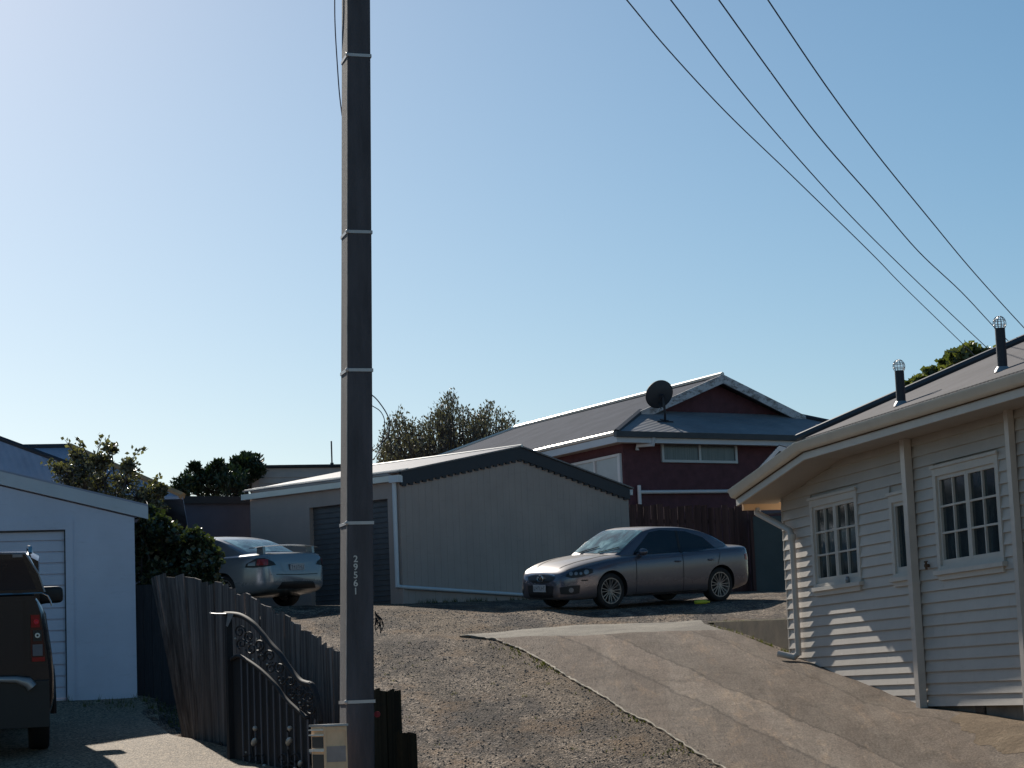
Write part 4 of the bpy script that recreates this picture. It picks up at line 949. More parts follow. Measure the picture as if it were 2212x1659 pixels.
# --- bronze sedan
def sedan(root, paint, kind):
    L_ = 4.72/2
    sp = dict(L=4.72, W=1.78, xf=1.40, xr=-1.275, rw=.325, ra=.355,
      zc=[(-L_, .62), (-L_+.04, .90), (-L_+.10, 1.045), (-L_+.30, 1.055), (-1.2, 1.045), (0, .99), (.95, .985), (1.35, .955), (1.75, .895), (2.05, .82), (2.22, .74), (L_-.05, .655), (L_, .55)],
      zs=[(-L_, .58), (-L_+.04, .84), (-L_+.12, .975), (-L_+.4, .98), (-1.2, .97), (0, .93), (.9, .90), (1.4, .85), (1.8, .775), (2.1, .70), (2.25, .65), (L_-.04, .58), (L_, .48)],
      w=[(-L_, .60), (-L_+.03, .68), (-L_+.10, .76), (-L_+.25, .83), (-L_+.6, .875), (-1.2, .89), (0, .885), (1.2, .89), (1.6, .88), (1.9, .84), (2.12, .76), (2.26, .66), (L_-.03, .56), (L_, .46)],
      zb=[(-L_, .42), (-L_+.05, .33), (-L_+.3, .26), (-1.5, .20), (-1, .19), (1.2, .19), (1.7, .19), (2.1, .18), (L_-.06, .20), (L_, .28)],
      zr=[(-1.80, 1.02), (-1.5, 1.155), (-1.15, 1.30), (-.85, 1.385), (-.45, 1.44), (0, 1.45), (.32, 1.415), (.60, 1.29), (.93, 1.085), (1.12, .965)],
      belt=[(-1.80, .99), (-1.3, .985), (0, .945), (.8, .915), (1.12, .90)],
      wb=[(-1.80, .64), (-1.5, .73), (-1.1, .79), (0, .80), (.7, .79), (1.12, .70)], tumble=.33)
    c = Car(sp, root, paint)
    # glass
    wy = [-.66, -.35, 0, .35, .66]
    ws = c.above('windscreen', [(1.03, y*1.0) if abs(y) > .5 else (1.09-.1*(y/.66)**2*.4, y) for y in wy], [(.38, y*.88) for y in wy], m_teal, rows=10, eps=.006)
    c.above('rear_window', [(-1.66, y*.90) for y in wy], [(-.98, y*.86) for y in wy], m_teal, rows=10, eps=.006)
    for sg in (1, -1):
        wbot = [(-1.28, .985), (-1.05, .965), (-.5, .965), (0, .96), (.4, .955), (.78, .95)]
        wtop = [(-1.20, 1.05), (-1.0, 1.22), (-.6, 1.345), (0, 1.385), (.27, 1.35), (.74, 1.01)]
        g = c.side('side_window', wbot, wtop, m_glassd, sg, rows=6, eps=.005)
        c.side('window_trim', [(-.37, .955), (-.31, .955)], [(-.42, 1.36), (-.36, 1.365)], m_blackp, sg, eps=.009, parent=g)
        # door seams
        for k, (xa, xb) in enumerate(((.83, .80), (-.32, -.34), (-1.12, -1.28))):
            zt_ = .93; c.side('door_seam', [(xa, .25 if k < 2 else .50), (xa+.012, .25 if k < 2 else .50)], [(xb, zt_), (xb+.012, zt_)], m_dark, sg, rows=10, eps=.003)
        c.side('sill_seam', [(-.80, .235), (.90, .225)], [(-.80, .247), (.90, .237)], m_dark, sg, rows=1, sub=14, eps=.003)
        for xh in (-.20, -1.02):
            h = MB(); q = c.bvh.ray_cast(Vector((xh, sg*3, .80)), Vector((0, -sg, 0)))[0]
            h.sphere((xh, q.y+sg*.012, .80), 1, 10, 6, (.085, .02, .02)); h.build('door_handle', m_dark if False else paint, root, local=True, smooth=True)
        # mirror
        h = MB(); q = c.bvh.ray_cast(Vector((.68, sg*3, .96)), Vector((0, -sg, 0)))[0]
        h.sphere((.66, q.y+sg*.13, 1.0), 1, 12, 8, (.075, .115, .07)); h.tube([Vector((.70, q.y-sg*.02, .95)), Vector((.67, q.y+sg*.08, .97))], .025, 6); h.build('mirror', paint, root, local=True, smooth=True)
    return c
m_teal = None
def teal():
    t = NT('lit_through_windscreen'); t.col(t.ramp(t.noise(t.map((1.6, 2.2, 1.6), geo=False), 1.6, 4, .6, .6), [(.35, (.02, .06, .07)), (.50, (.08, .20, .22)), (.66, (.30, .52, .52))])); t.set(rough=.09, spec=.6); return t.m  # light coming through the glass is painted as pale teal patches
m_teal = teal(); m_glassd = M('dark_tinted_glass', (.012, .015, .022), .06, 0, .1, 2, spec=.55)
m_bronze = paint_mat('bronze_grey_car_paint', (.125, .12, .15), .22, .6, .32, (.27, .225, .18), top=.62)
m_silver = paint_mat('silver_blue_car_paint', (.26, .285, .31), .25, .5, .15, (.3, .3, .29), top=.3)
m_black = paint_mat('black_car_paint', (.010, .012, .016), .16, .0, .04, (.020, .020, .023))

D1 = 40.7
pf = P(1319, 1312, D1); th_c = R(37.5); fdir = Vector((-math.cos(th_c), -math.sin(th_c), 0)); ldir = Vector((-fdir.y, fdir.x, 0))
# left side faces the camera: wheel contact = centre + f*xf + l*(track/2)
cen = Vector((pf.x, pf.y, 0))-fdir*1.40*.985-ldir*.80
sed = empty('sedan_car', cen, 'dusty bronze grey four door sedan parked nose left before the brown garage', 'car')
place(sed, cen.x, cen.y, math.atan2(fdir.y, fdir.x), 1.40, -1.275)
c = sedan(sed, m_bronze, 0); sed.scale = (.985, .985, .985)
c.wheels(8, 'double')
# bonnet bulge and seams
for sg in (1, -1):
    c.above('bonnet_crease', [(1.15, sg*.50), (1.6, sg*.47), (2.0, sg*.39), (2.18, sg*.33)], [(1.15, sg*.515), (1.6, sg*.53), (2.0, sg*.43), (2.18, sg*.345)], m_dark, rows=2, eps=.003)
    c.above('bonnet_seam', [(1.05, sg*.74), (1.6, sg*.75), (2.05, sg*.655), (2.2, sg*.56)], [(1.05, sg*.75), (1.6, sg*.762), (2.05, sg*.668), (2.21, sg*.57)], m_dark, rows=1, eps=.003)
    a = [(.50, .615), (.62, .585), (.80, .60), (.98, .665)]; b = [(.52, .655), (.66, .72), (.84, .755), (.985, .735)]
    hl = c.diag('headlight', a, b, m_blackp, 1, sg, 45, eps=.006, rows=6)
    for q, r_ in ((.60, .036), (.69, .032), (.775, .026), (.87, .045)):
        an = [2*math.pi*k/10 for k in range(11)]
        zz = .665 if q < .8 else .685
        c.diag('lamp', [(q, zz)]*11, [(q+r_*math.cos(t), zz+r_*math.sin(t)) for t in an], m_lens, 1, sg, 45, eps=.010, rows=2, sub=1, parent=hl)
    fg = c.diag('fog_recess', [(.40, .30), (.60, .29), (.74, .31)], [(.38, .42), (.60, .45), (.76, .455)], m_blackp, 1, sg, 45, eps=.005)
    an = [2*math.pi*k/12 for k in range(13)]
    c.diag('fog_lamp', [(.60, .37)]*13, [(.60+.045*math.cos(t), .37+.045*math.sin(t)) for t in an], m_lens, 1, sg, 45, eps=.012, rows=2, sub=1, parent=fg)
    c.side('indicator', [(1.93, .525), (2.05, .525)], [(1.93, .55), (2.05, .55)], m_blackp, sg, eps=.006)
    c.diag('tail_light', [(.45, .76), (.62, .75), (.80, .77)], [(.45, .88), (.62, .885), (.80, .87)], m_redlens, -1, sg, 45, eps=.006)
gr = c.front('grille', [(-.36, .545), (-.2, .50), (0, .485), (.2, .50), (.36, .545)], [(-.40, .605), (-.2, .635), (0, .645), (.2, .635), (.40, .605)], m_blackp, 1, eps=.006)
c.front('grille_bar', [(-.38, .628), (-.2, .655), (0, .665), (.2, .655), (.38, .628)], [(-.38, .64), (-.2, .668), (0, .678), (.2, .668), (.38, .64)], m_chrome, 1, rows=2, eps=.012, parent=gr)
m = MB(); bx = c.bvh.ray_cast(Vector((4, 0, .57)), Vector((-1, 0, 0)))[0].x+.018
# badge: oval ring with a wing shaped V inside
rg_ = [Vector((bx, .085*math.cos(t), .575+.062*math.sin(t))) for t in [2*math.pi*i/24 for i in range(25)]]; m.tube(rg_, .008, 6)
m.tube([Vector((bx, y, z)) for y, z in ((-.075, .60), (-.04, .605), (-.015, .575), (0, .555), (.015, .575), (.04, .605), (.075, .60))], .007, 6); m.build('badge', m_chrome, gr, local=True)
c.front('lower_intake', [(-.34, .235), (0, .225), (.34, .235)], [(-.38, .44), (0, .455), (.38, .44)], m_blackp, 1, rows=5, eps=.006)
m = MB(); bx = c.bvh.ray_cast(Vector((4, .08, .42)), Vector((-1, 0, 0)))[0].x+.02; m.box(bx, bx+.012, -.18, .18, .335, .465); pl = m.build('number_plate', m_plate, sed, local=True)
def plate_marks(pl, x, sx, seed):
    rg = random.Random(seed); m = MB()
    for i in range(6):
        y = -.14+i*.056; z = .36; xx = x
        m.box(xx, xx+sx*.002, y-.018, y-.010, z, z+.075)
        m.box(xx, xx+sx*.002, y-.009, y+.016, z+rg.choice([0, .033, .064]), z+rg.choice([.075, .077]))
    return m
m = MB()
for i in range(6):
    y = -.14+i*.056; x0 = bx+.0125; m.box(x0, x0+.001, y-.016, y-.008, .365, .435); m.box(x0, x0+.001, y-.008, y+.014, .365+.03*(i % 3), .378+.03*(i % 3))
m.build('plate_mark', m_blackp, pl, local=True)
m = MB(); m.tube([Vector((.15, -.75, .0))]*1+[Vector((.1, -.7, .0))], .001, 3)
for sg in (1,):                            # wipers
    m = MB()
    for y0 in (-.45, .12):
        a = c.bvh.ray_cast(Vector((1.08, y0, 4)), Vector((0, 0, -1)))[0]; b = c.bvh.ray_cast(Vector((.93, y0+.42, 4)), Vector((0, 0, -1)))[0]; m.tube([a+Vector((0, 0, .02)), b+Vector((0, 0, .025))], .008, 5)
    m.build('wiper', m_blackp, sed, local=True)
for o in list(sed.children):               # shorter tail than the silver car
    if o.type == 'MESH':
        for v in o.data.vertices:
            if v.co.x < -1.55: v.co.x = -1.55+(v.co.x+1.55)*.74
        for o2 in o.children:
            for v in o2.data.vertices:
                if v.co.x < -1.55: v.co.x = -1.55+(v.co.x+1.55)*.74
# small yellow toy like bottle on the ground by the rear wheel
bt = P(1515, 1291, 41.4); bt.z = GZ(bt.x, bt.y)+.035
m = MB(); m.lathe([(0, -.14), (.03, -.13), (.042, -.05), (.04, .08), (.018, .12), (.018, .15), (0, .15)], bt, (1, .15, 0), 12); tag(m.build('bottle', M('yellow_green_plastic', (.45, .50, .03), .35), smooth=True), 'yellow green plastic bottle lying on the ground by the bronze sedan rear wheel', 'bottle')

# --- silver sedan with rear wing
rl_ = P(566, 1300, 41.6); hd = R(90+50); fdir = Vector((math.cos(hd), math.sin(hd), 0)); ldir = Vector((-fdir.y, fdir.x, 0))
cen = Vector((rl_.x, rl_.y, 0))+fdir*2.30-ldir*.86
sed2 = empty('silver_car', cen, 'pale silver blue sedan with rear wing behind the fence and bush', 'car')
place(sed2, cen.x, cen.y, hd, 1.40, -1.275)
c = sedan(sed2, m_silver, 1); sed2.scale = (1, 1, .95)
c.wheels(5, 'double')
for sg in (1, -1):
    a = [(.38, .80), (.60, .765), (.78, .76), (.95, .775)]; b = [(.42, .86), (.58, .945), (.74, .94), (.93, .84)]
    tl = c.diag('tail_light', a, b, m_blackp, -1, sg, 45, eps=.005, rows=6)
    c.diag('red_lens', [(.52, .80), (.66, .80), (.74, .80)], [(.52, .91), (.64, .925), (.72, .915)], m_redlens, -1, sg, 45, eps=.010, parent=tl)
    c.diag('clear_lens', [(.76, .795), (.90, .80)], [(.75, .885), (.89, .845)], m_lens, -1, sg, 45, eps=.010, parent=tl)
    c.diag('headlight', [(.5, .6), (.8, .6), (.98, .66)], [(.5, .66), (.8, .74), (.98, .73)], m_lens, 1, sg, 45, eps=.006)
pr = c.front('plate_recess', [(-.34, .67), (.34, .67)], [(-.40, .85), (.40, .85)], m_silver, -1, eps=.004)
m = MB(); bx = c.bvh.ray_cast(Vector((-4, 0, .76)), Vector((1, 0, 0)))[0].x-.02; m.box(bx-.012, bx, -.18, .18, .70, .82); pl = m.build('number_plate', m_plate, sed2, local=True)
m = MB()
for i in range(6):
    y = -.14+i*.056; m.box(bx-.0135, bx-.0125, y-.014, y-.006, .72, .79); m.box(bx-.0135, bx-.0125, y-.006, y+.014, .725+.028*(i % 3), .737+.028*(i % 3))
m.build('plate_mark', m_blackp, pl, local=True)
c.front('bumper_valance', [(-.50, .34), (0, .33), (.50, .34)], [(-.40, .47), (0, .48), (.40, .47)], m_blackp, -1, eps=.006)
c.front('bumper_seam', [(-.66, .615), (0, .60), (.66, .615)], [(-.66, .627), (0, .612), (.66, .627)], m_dark, -1, rows=1, eps=.004)
m = MB(); wp = []                          # rear wing
for i in range(13):
    y = lerp(-.80, .80, i/12); cv = (y/.80)**2; wp.append(mirror := None or [Vector((-2.02-.10*(1-cv)+dx, y, 1.19-.05*cv+dz)) for dx, dz in ((.10, -.006), (.07, .008), (0, .012), (-.08, .014), (-.10, .008), (-.07, -.004), (0, -.008))])
loft(m, wp)
for sg in (1, -1): m.hexa([Vector((-1.98, sg*.60, 1.0)), Vector((-2.16, sg*.60, 1.0)), Vector((-2.16, sg*.66, 1.0)), Vector((-1.98, sg*.66, 1.0)), Vector((-2.0, sg*.60, 1.14)), Vector((-2.15, sg*.60, 1.17)), Vector((-2.15, sg*.66, 1.17)), Vector((-2.0, sg*.66, 1.17))])
m.build('rear_wing', m_silver, sed2, local=True, smooth=True, angle=40)

# --- black pickup with canopy, rear quarter at the left edge
hd = R(90+13.5); pc = P(120, 1467, 23.3); fdir = Vector((math.cos(hd), math.sin(hd), 0)); ldir = Vector((-fdir.y, fdir.x, 0))
HWD = .93; cen = Vector((pc.x, pc.y, 0))+ldir*HWD+fdir*2.62
ute = empty('pickup_truck', cen, 'black pickup truck with dark canopy and tall red tail light at the left picture edge', 'pickup truck')
place(ute, cen.x, cen.y, hd, 1.65, -1.5)
UM = Matrix.Translation(ute.location) @ ute.rotation_euler.to_matrix().to_4x4(); UI = UM.inverted()
def loc(x, y, D=23.3):                     # picture position -> (lateral, height) on the tailgate plane
    r_ = UI.to_3x3() @ ray(x, y); e_ = UI @ EYE; q_ = e_+r_*((-2.6-e_.x)/r_.x); return q_.y+.93, q_.z
zrail = loc(60, 1285)[1]; zroof = loc(20, 1197)[1]; zbump = loc(60, 1458)[1]
H = HWD
ctl = loc(62, 1204); cbl = loc(97, 1281); yt = H-abs(ctl[0]); yb = H-abs(cbl[0])
print('ute', ctl, cbl, zrail, zroof, zbump)
def usect(x, y0, y1, pts): return [Vector((x, a, b)) for a, b in pts]
m = MB(); sec = []
for x, k in ((-2.60, .94), (-2.55, .975), (-2.40, 1.0), (-.62, 1.0)):
    w_ = H*k; e = H-.145 if k > .96 else H-.165; half = [(0, .46), (w_*.96, .46), (w_, .60), (w_, .85), (w_-.02, 1.08), (w_-.07, zrail-.2), (e, zrail-.07), (e-.04, zrail-.01), (0, zrail-.008)]
    sec.append(mirror_sect(half, x))
loft(m, sec)
body = m.build('tub', [m_black, m_dark], ute, local=True, smooth=True, angle=30)
m = MB(); sec = []
for x, zt_, k in ((-.58, 1.0, 1), (.9, 1.0, 1), (1.25, .99, 1), (1.9, .93, .99), (2.35, .85, .94), (2.55, .72, .84)):
    w_ = H*k; zt2_ = zt_*1.16; half = [(0, .42), (w_*.95, .42), (w_, .55), (w_, .9), (w_-.03, zt2_-.06), (w_-.08, zt2_), (0, zt2_+.03)]
    sec.append(mirror_sect(half, x))
loft(m, sec); m.build('cab', m_black, ute, local=True, smooth=True, angle=30)
m = MB(); sec = []
for x, z_, wt in ((-.56, zroof-.03, yt+.03), (-.3, zroof+.03, yt+.05), (.7, zroof+.02, yt+.05), (1.0, zroof-.08, yt+.04), (1.55, 1.24, .74)):
    f_ = (z_-1.17)/(zroof-1.17); sec.append(mirror_sect([(0, 1.1), (H-.07, 1.1), (lerp(H-.07, wt+.12, f_), lerp(1.17, z_, .93)), (lerp(H-.07, wt+.03, f_), z_-.01), (0, z_)], x))
loft(m, sec); m.build('cab_roof', m_black, ute, local=True, smooth=True, angle=30)
g = MB()
for sg in (1, -1): g.hexa([Vector((x, sg*(yy+.004), z)) for x, yy, z in ((-.4, H-.075, 1.2), (1.35, H-.075, 1.2), (1.35, H-.06, 1.2), (-.4, H-.06, 1.2), (-.3, H-.20, zroof-.1), (.85, H-.20, zroof-.1), (.85, H-.185, zroof-.1), (-.3, H-.185, zroof-.1))])
g.build('side_window', m_glassd, ute, local=True)
# canopy
m = MB(); sec = []
for x, k in ((-2.50, 0), (-2.46, .02), (-.66, .02)):
    z_ = zroof+k; sec.append(mirror_sect([(0, zrail+.004), (yb, zrail+.004), (lerp(yb, yt, .5)+.018, lerp(zrail, z_, .5)), (yt+.01, z_-.045), (yt-.04, z_-.008), (0, z_+.02)], x))
loft(m, sec); cano = m.build('canopy', m_black, ute, local=True, smooth=True, angle=30)
m = MB(); m.prism([Vector((-2.502, sg*a, z)) for sg, a, z in ((1, yb-.08, zrail+.05), (1, yt-.05, zroof-.06), (-1, yt-.05, zroof-.06), (-1, yb-.08, zrail+.05))], (-.006, 0, 0)); m.build('rear_window', m_glassd, cano, local=True)
m = MB()
for sg in (1, -1): m.tube([Vector((-2.53, sg*0, zrail+.012)), Vector((-2.53, sg*(yb-.03), zrail+.010)), Vector((-2.53, sg*(yb+.03), zrail-.02)), Vector((-2.53, sg*(yb+.055), zrail-.07)), Vector((-2.53, sg*(yb+.07), zrail-.12))], .009, 6)
m.build('tub_rail', m_chrome, ute, local=True)
m = MB()
m.tube([Vector((-2.51, -yt+.03, zroof+.0)), Vector((-2.51, 0, zroof+.022)), Vector((-2.51, yt-.03, zroof+.0))], .012, 6)
for sg in (1, -1): m.tube([Vector((-2.515, sg*(yt-.03), zroof-.0)), Vector((-2.515, sg*(lerp(yb, yt, .5)+.02), lerp(zrail, zroof, .5))), Vector((-2.515, sg*yb, zrail+.02))], .010, 6)
m.build('canopy_trim', M('satin_trim', (.22, .24, .27), .35, .5), cano, local=True)
m = MB()
for sg in (1, -1): m.box(-2.545, -2.50, sg*(yt-.11)-.05, sg*(yt-.11)+.05, zroof-.035, zroof-.005)
m.build('marker_lamp', m_lens, cano, local=True)
m = MB()
for sg in (1, -1): m.tube([Vector((-.45, sg*(yt+.07), zroof+.0)), Vector((-.42, sg*(yt+.07), zroof+.06)), Vector((.5, sg*(yt+.07), zroof+.07)), Vector((.54, sg*(yt+.07), zroof+.0))], .022, 8)
m.build('roof_rail', m_chrome, ute, local=True)
# tail lights
for sg in (1, -1):
    t0 = loc(65, 1327); t1 = loc(95, 1428); ya = H-abs(t0[0]); yb_ = H-abs(t1[0])+.02; 
    xx = -2.60; m = MB(); zz0, zz1 = t1[1], t0[1]; lo_, hi_ = sorted((ya, yb_))
    m.hexa([Vector(p) for p in ((xx-.03, sg*lo_, zz0), (xx+.2, sg*lo_, zz0), (xx+.2, sg*(hi_+.01), zz0), (xx-.015, sg*hi_, zz0), (xx-.02, sg*lo_, zz1), (xx+.2, sg*lo_, zz1), (xx+.2, sg*(hi_-.03), zz1), (xx-.01, sg*(hi_-.05), zz1))])
    tl = m.build('tail_light', M('dark_red_lens', (.055, .006, .008), .15), ute, local=True)
    def slab(name, f0, f1, y0_, y1_, mat, x=xx-.036):
        m = MB(); a, b = lerp(lo_, hi_, y0_), lerp(lo_, hi_, y1_); m.hexa([Vector(p) for p in ((x, sg*a, lerp(zz0, zz1, f0)), (x+.012, sg*a, lerp(zz0, zz1, f0)), (x+.012, sg*b, lerp(zz0, zz1, f0)), (x, sg*b, lerp(zz0, zz1, f0)), (x, sg*a, lerp(zz0, zz1, f1)), (x+.012, sg*a, lerp(zz0, zz1, f1)), (x+.012, sg*b, lerp(zz0, zz1, f1)), (x, sg*b, lerp(zz0, zz1, f1)))]); return m.build(name, mat, tl, local=True)
    slab('red_lens', .72, .98, .05, .62, m_redlens); slab('red_lens', .0, .09, .08, .92, m_redlens)
    slab('clear_lens', .12, .36, .12, .78, M('smoked_clear_lens', (.12, .14, .17), .15)); slab('lamp_housing', .43, .66, .18, .75, m_blackp)
    cy = lerp(lo_, hi_, .46); cz = lerp(zz0, zz1, .55); m = MB(); m.lathe([(.012, 0), (.012, .012), (.026, .012), (.026, 0)], (xx-.035, sg*cy, cz), (-1, 0, 0), 16); m.build('reversing_lamp', M('white_lamp_ring', (.8, .8, .74), .3), tl, local=True, smooth=True)
    cy = lerp(lo_, hi_, .40); cz = lerp(zz0, zz1, .84); m = MB(); m.lathe([(0, 0), (.02, .008), (.028, 0)], (xx-.036, sg*cy, cz), (-1, 0, 0), 12); m.build('brake_lamp', M('bright_red_lamp', (.7, .03, .04), .2), tl, local=True)
# tailgate, bumper step, tow bar, plate
m = MB(); m.box(-2.625, -2.60, -(H-.30), H-.30, .62, zrail-.05); tg = m.build('tailgate', m_black, ute, local=True)
m = MB(); m.box(-2.65, -2.625, -.12, .12, zrail-.22, zrail-.14); m.build('handle', m_blackp, tg, local=True)
m = MB()
for sg in (1, -1):
    p_ = [(0, .0, .03), (.35, .005, .03), (.55, -.005, .035), (.66, -.04, .055), (.70, -.09, .055)]
    m.tube([Vector((-2.74, sg*a, zbump-.03+b)) for a, b, r in p_], [r for a, b, r in p_], 8)
m.build('step_bumper', m_galv, ute, local=True, smooth=True, angle=50)
m = MB(); m.box(-2.72, -2.58, -(H-.06), H-.06, zbump-.52, zbump-.06); m.build('bumper', m_blackp, ute, local=True)
m = MB(); m.tube([Vector((-2.6, 0, zbump-.36)), Vector((-2.85, 0, zbump-.38)), Vector((-2.86, 0, zbump-.28))], .03, 8); m.sphere((-2.86, 0, zbump-.24), .032); m.build('tow_bar', m_galv, ute, local=True)
mir_x = .75
r_ = UI.to_3x3() @ ray(108, 1285); e_ = UI @ EYE; q_ = e_+r_*((mir_x-e_.x)/r_.x); mir_y, mir_z = -q_.y, q_.z
def sbox(m, c, r, e=.45, n=20, k=12):
    sp_ = lambda v: math.copysign(abs(v)**e, v); vs = []
    for i in range(k+1):
        f = -math.pi/2+math.pi*i/k
        for j in range(n):
            t = 2*math.pi*j/n; vs.append(Vector((c[0]+r[0]*sp_(math.cos(f))*sp_(math.cos(t)), c[1]+r[1]*sp_(math.cos(f))*sp_(math.sin(t)), c[2]+r[2]*sp_(math.sin(f)))))
    m.add(vs, [(i*n+j, i*n+(j+1) % n, (i+1)*n+(j+1) % n, (i+1)*n+j) for i in range(k) for j in range(n)])
for sg in (1, -1):
    m = MB(); sbox(m, (mir_x, sg*mir_y, mir_z), (.07, .15, .098)); m.tube([Vector((mir_x+.03, sg*(H-.12), mir_z-.09)), Vector((mir_x, sg*(H+.05), mir_z-.05))], .04, 8); m.build('mirror', m_blackp, ute, local=True, smooth=True)
    m = MB()                               # wheel arch flare
    for xc in (-1.5, 1.65): m.tube([Vector((xc+.47*math.cos(t), sg*(H+.0), .40+.47*math.sin(t))) for t in [math.pi*i/16 for i in range(17)]], .035, 6)
    m.build('arch_flare', m_blackp, ute, local=True)
class _W: pass
w_ = _W(); w_.sp = dict(rw=.39, W=2*H, xf=1.65, xr=-1.5); w_.root = ute; Car.wheels(w_, 6, 'single', m_alloy, .23)

# ------------------------------------------------------------------ power pole
def pole_ring(y, xl, xe, xr):
    e = P(xe, y, 20.0); l = P(xl, y, 20.27); r = P(xr, y, 20.07); b = l+(r-e)
    return [e, r, b, l]
prof = [(-700, 740, 752.5, 797), (0, 738, 750.5, 800), (600, 737, 750.5, 803.5), (1100, 735, 749.5, 806), (1659, 733, 747.5, 810), (2000, 731.5, 746, 812)]
rings = [pole_ring(*q) for q in prof]
pb = rings[-1][0]
pole = empty('power_pole', Vector((pb.x+.15, 20.2, -.05)), 'tall square dark concrete power pole numbered 29561 with metal bands', 'power pole')
m = MB()
def chamf(r, c=.012):
    out = []
    for i in range(4):
        a, b, d = r[i-1], r[i], r[(i+1) % 4]; out += [b+(a-b).normalized()*c, b+(d-b).normalized()*c]
    return out
cr = [chamf(r) for r in rings]; n = 8; vs = [p for r in cr for p in r]
m.add(vs, [(i*n+j, i*n+(j+1) % n, (i+1)*n+(j+1) % n, (i+1)*n+j) for i in range(len(cr)-1) for j in range(n)]+[tuple(range(n)), tuple(range((len(cr)-1)*n, len(cr)*n))])
m.build('shaft', m_pole, pole)
def at_y(y):
    for (a, b) in zip(prof, prof[1:]):
        if a[0] <= y <= b[0]: t = (y-a[0])/(b[0]-a[0]); return [lerp(a[k], b[k], t) for k in (1, 2, 3)]
m = MB(); pts = []
for k in range(60):
    y = lerp(-690, 1990, k/59); xl, xe, xr = at_y(y); pts.append(P(xe, y, 19.998))
m.tube(pts, [.0035+.002*math.sin(k*2.3)+.0015*math.sin(k*5.1) for k in range(60)], 5); m.build('worn_edge', m_poleedge, pole)
ffr = (rings[3][1]-rings[3][0]).normalized(); fno = Vector((ffr.y, -ffr.x, 0)).normalized()
for y in (118, 500, 799, 1130, 1517):
    xl, xe, xr = at_y(y); r = pole_ring(y, xl, xe, xr); z = r[0].z; q = [Vector((p.x, p.y, z)) for p in r]; cc = sum(q, Vector())/4
    q = [cc+(p-cc)*1.03 for p in q]; m = MB(); h = .014
    for i in range(4):
        a, b = q[i], q[(i+1) % 4]; w_n = ((a+b)/2-cc).normalized()*.004
        m.hexa([a-Vector((0, 0, h)), b-Vector((0, 0, h)), b+w_n-Vector((0, 0, h)), a+w_n-Vector((0, 0, h)), a+Vector((0, 0, h)), b+Vector((0, 0, h)), b+w_n+Vector((0, 0, h)), a+w_n+Vector((0, 0, h))])
    m.sphere(q[0]+fno*.004, .016, 8, 6, (1, 1, 1.3)); m.build('strap', m_strap, pole)
# numbers, one under another
for i, ch in enumerate('29561'):
    cu = bpy.data.curves.new('num', 'FONT'); cu.body = ch; cu.size = .082; cu.align_x = 'CENTER'; cu.align_y = 'CENTER'; cu.extrude = .0012; cu.offset = .0014
    t = bpy.data.objects.new('tmp', cu); COL.objects.link(t); bpy.context.view_layer.update()
    me = bpy.data.meshes.new_from_object(t.evaluated_get(bpy.context.evaluated_depsgraph_get())); bpy.data.objects.remove(t, do_unlink=True)
    me.materials.clear(); me.materials.append(m_digit); o = bpy.data.objects.new('number', me); COL.objects.link(o)
    y = 1208+17.4*i; xl, xe, xr = at_y(y); a = PP(768, y, P(xe, y, 20.0), fno)
    vecx = ffr; o.parent = pole
    Mx = Matrix((vecx, Vector((0, 0, 1)), vecx.cross(Vector((0, 0, 1))))).transposed().to_4x4(); o.matrix_local = Matrix.Translation(a+fno*.004-pole.location) @ Mx
# cable stubs on the pole side
m = MB(); c0 = P(812, 1322, 20.15)
rg = random.Random(3)
for k in range(5):
    x0 = 808+k*3.2; y1 = rg.uniform(1345, 1372); m.tube([P(810, 1320+k, 20.12), P(x0+4, 1333+k, 20.12), P(x0+rg.uniform(-2, 6), 1350, 20.12+.03*k), P(x0+rg.uniform(0, 7), y1, 20.1), P(x0+rg.uniform(5, 9), y1-12, 20.1), P(x0+2, 1335, 20.12)], .005, 5)
m.build('cable_tail', m_iron, pole)
def wire(name, pts, D0, D1, r, label, cat='cable', grp=None, mat=m_wire, pw=1.0):
    n = len(pts); P3 = []
    for i in range(n-1):
        for k in range(6):
            t = k/6; a = pts[max(i-1, 0)]; b = pts[i]; c_ = pts[i+1]; d = pts[min(i+2, n-1)]
            x, y = [.5*((2*b[j])+(-a[j]+c_[j])*t+(2*a[j]-5*b[j]+4*c_[j]-d[j])*t*t+(-a[j]+3*b[j]-3*c_[j]+d[j])*t**3) for j in (0, 1)]
            f = ((i+t)/(n-1))**pw; P3.append(P(x, y, 1/lerp(1/D0, 1/D1, f)))
    P3.append(P(*pts[-1], D1)); m = MB(); m.tube(P3, r, 6); return tag(m.build(name, mat, smooth=True), label, cat, grp)
g_ = 'power lines crossing the sky'
wire('power_line', [(1180, -210), (1354, 0), (1442, 106), (1567, 241), (1706, 375), (1877, 542), (1951, 618), (2085, 748), (2170, 832)], 16, 44, .0058, 'lowest and leftmost power line, ending at the tree behind the roof', 'power line', g_)
wire('power_line', [(1270, -230), (1449, 0), (1576, 167), (1682, 294), (1821, 449), (1960, 588), (2138, 757), (2230, 842)], 16, 44, .0062, 'second power line from the left where they leave the top of the photo', 'power line', g_)
wire('power_line', [(1380, -240), (1553, 0), (1659, 148), (1766, 292), (1891, 435), (1983, 542), (2076, 630), (2155, 714), (2240, 795)], 16, 36, .0062, 'third power line from the left, passing behind the front vent pipe', 'power line', g_)
wire('power_line', [(1500, -240), (1659, 0), (1784, 185), (1891, 329), (2007, 472), (2099, 583), (2212, 708), (2330, 830)], 16, 34, .0062, 'rightmost and highest power line, leaving at the right picture edge', 'power line', g_)
wire('telephone_cable', [(724, -120), (723, 0), (724, 60), (728, 130), (733, 200), (739, 250)], 20.4, 20.45, .006, 'thin cable bowing off the left side of the power pole near its top', 'cable')
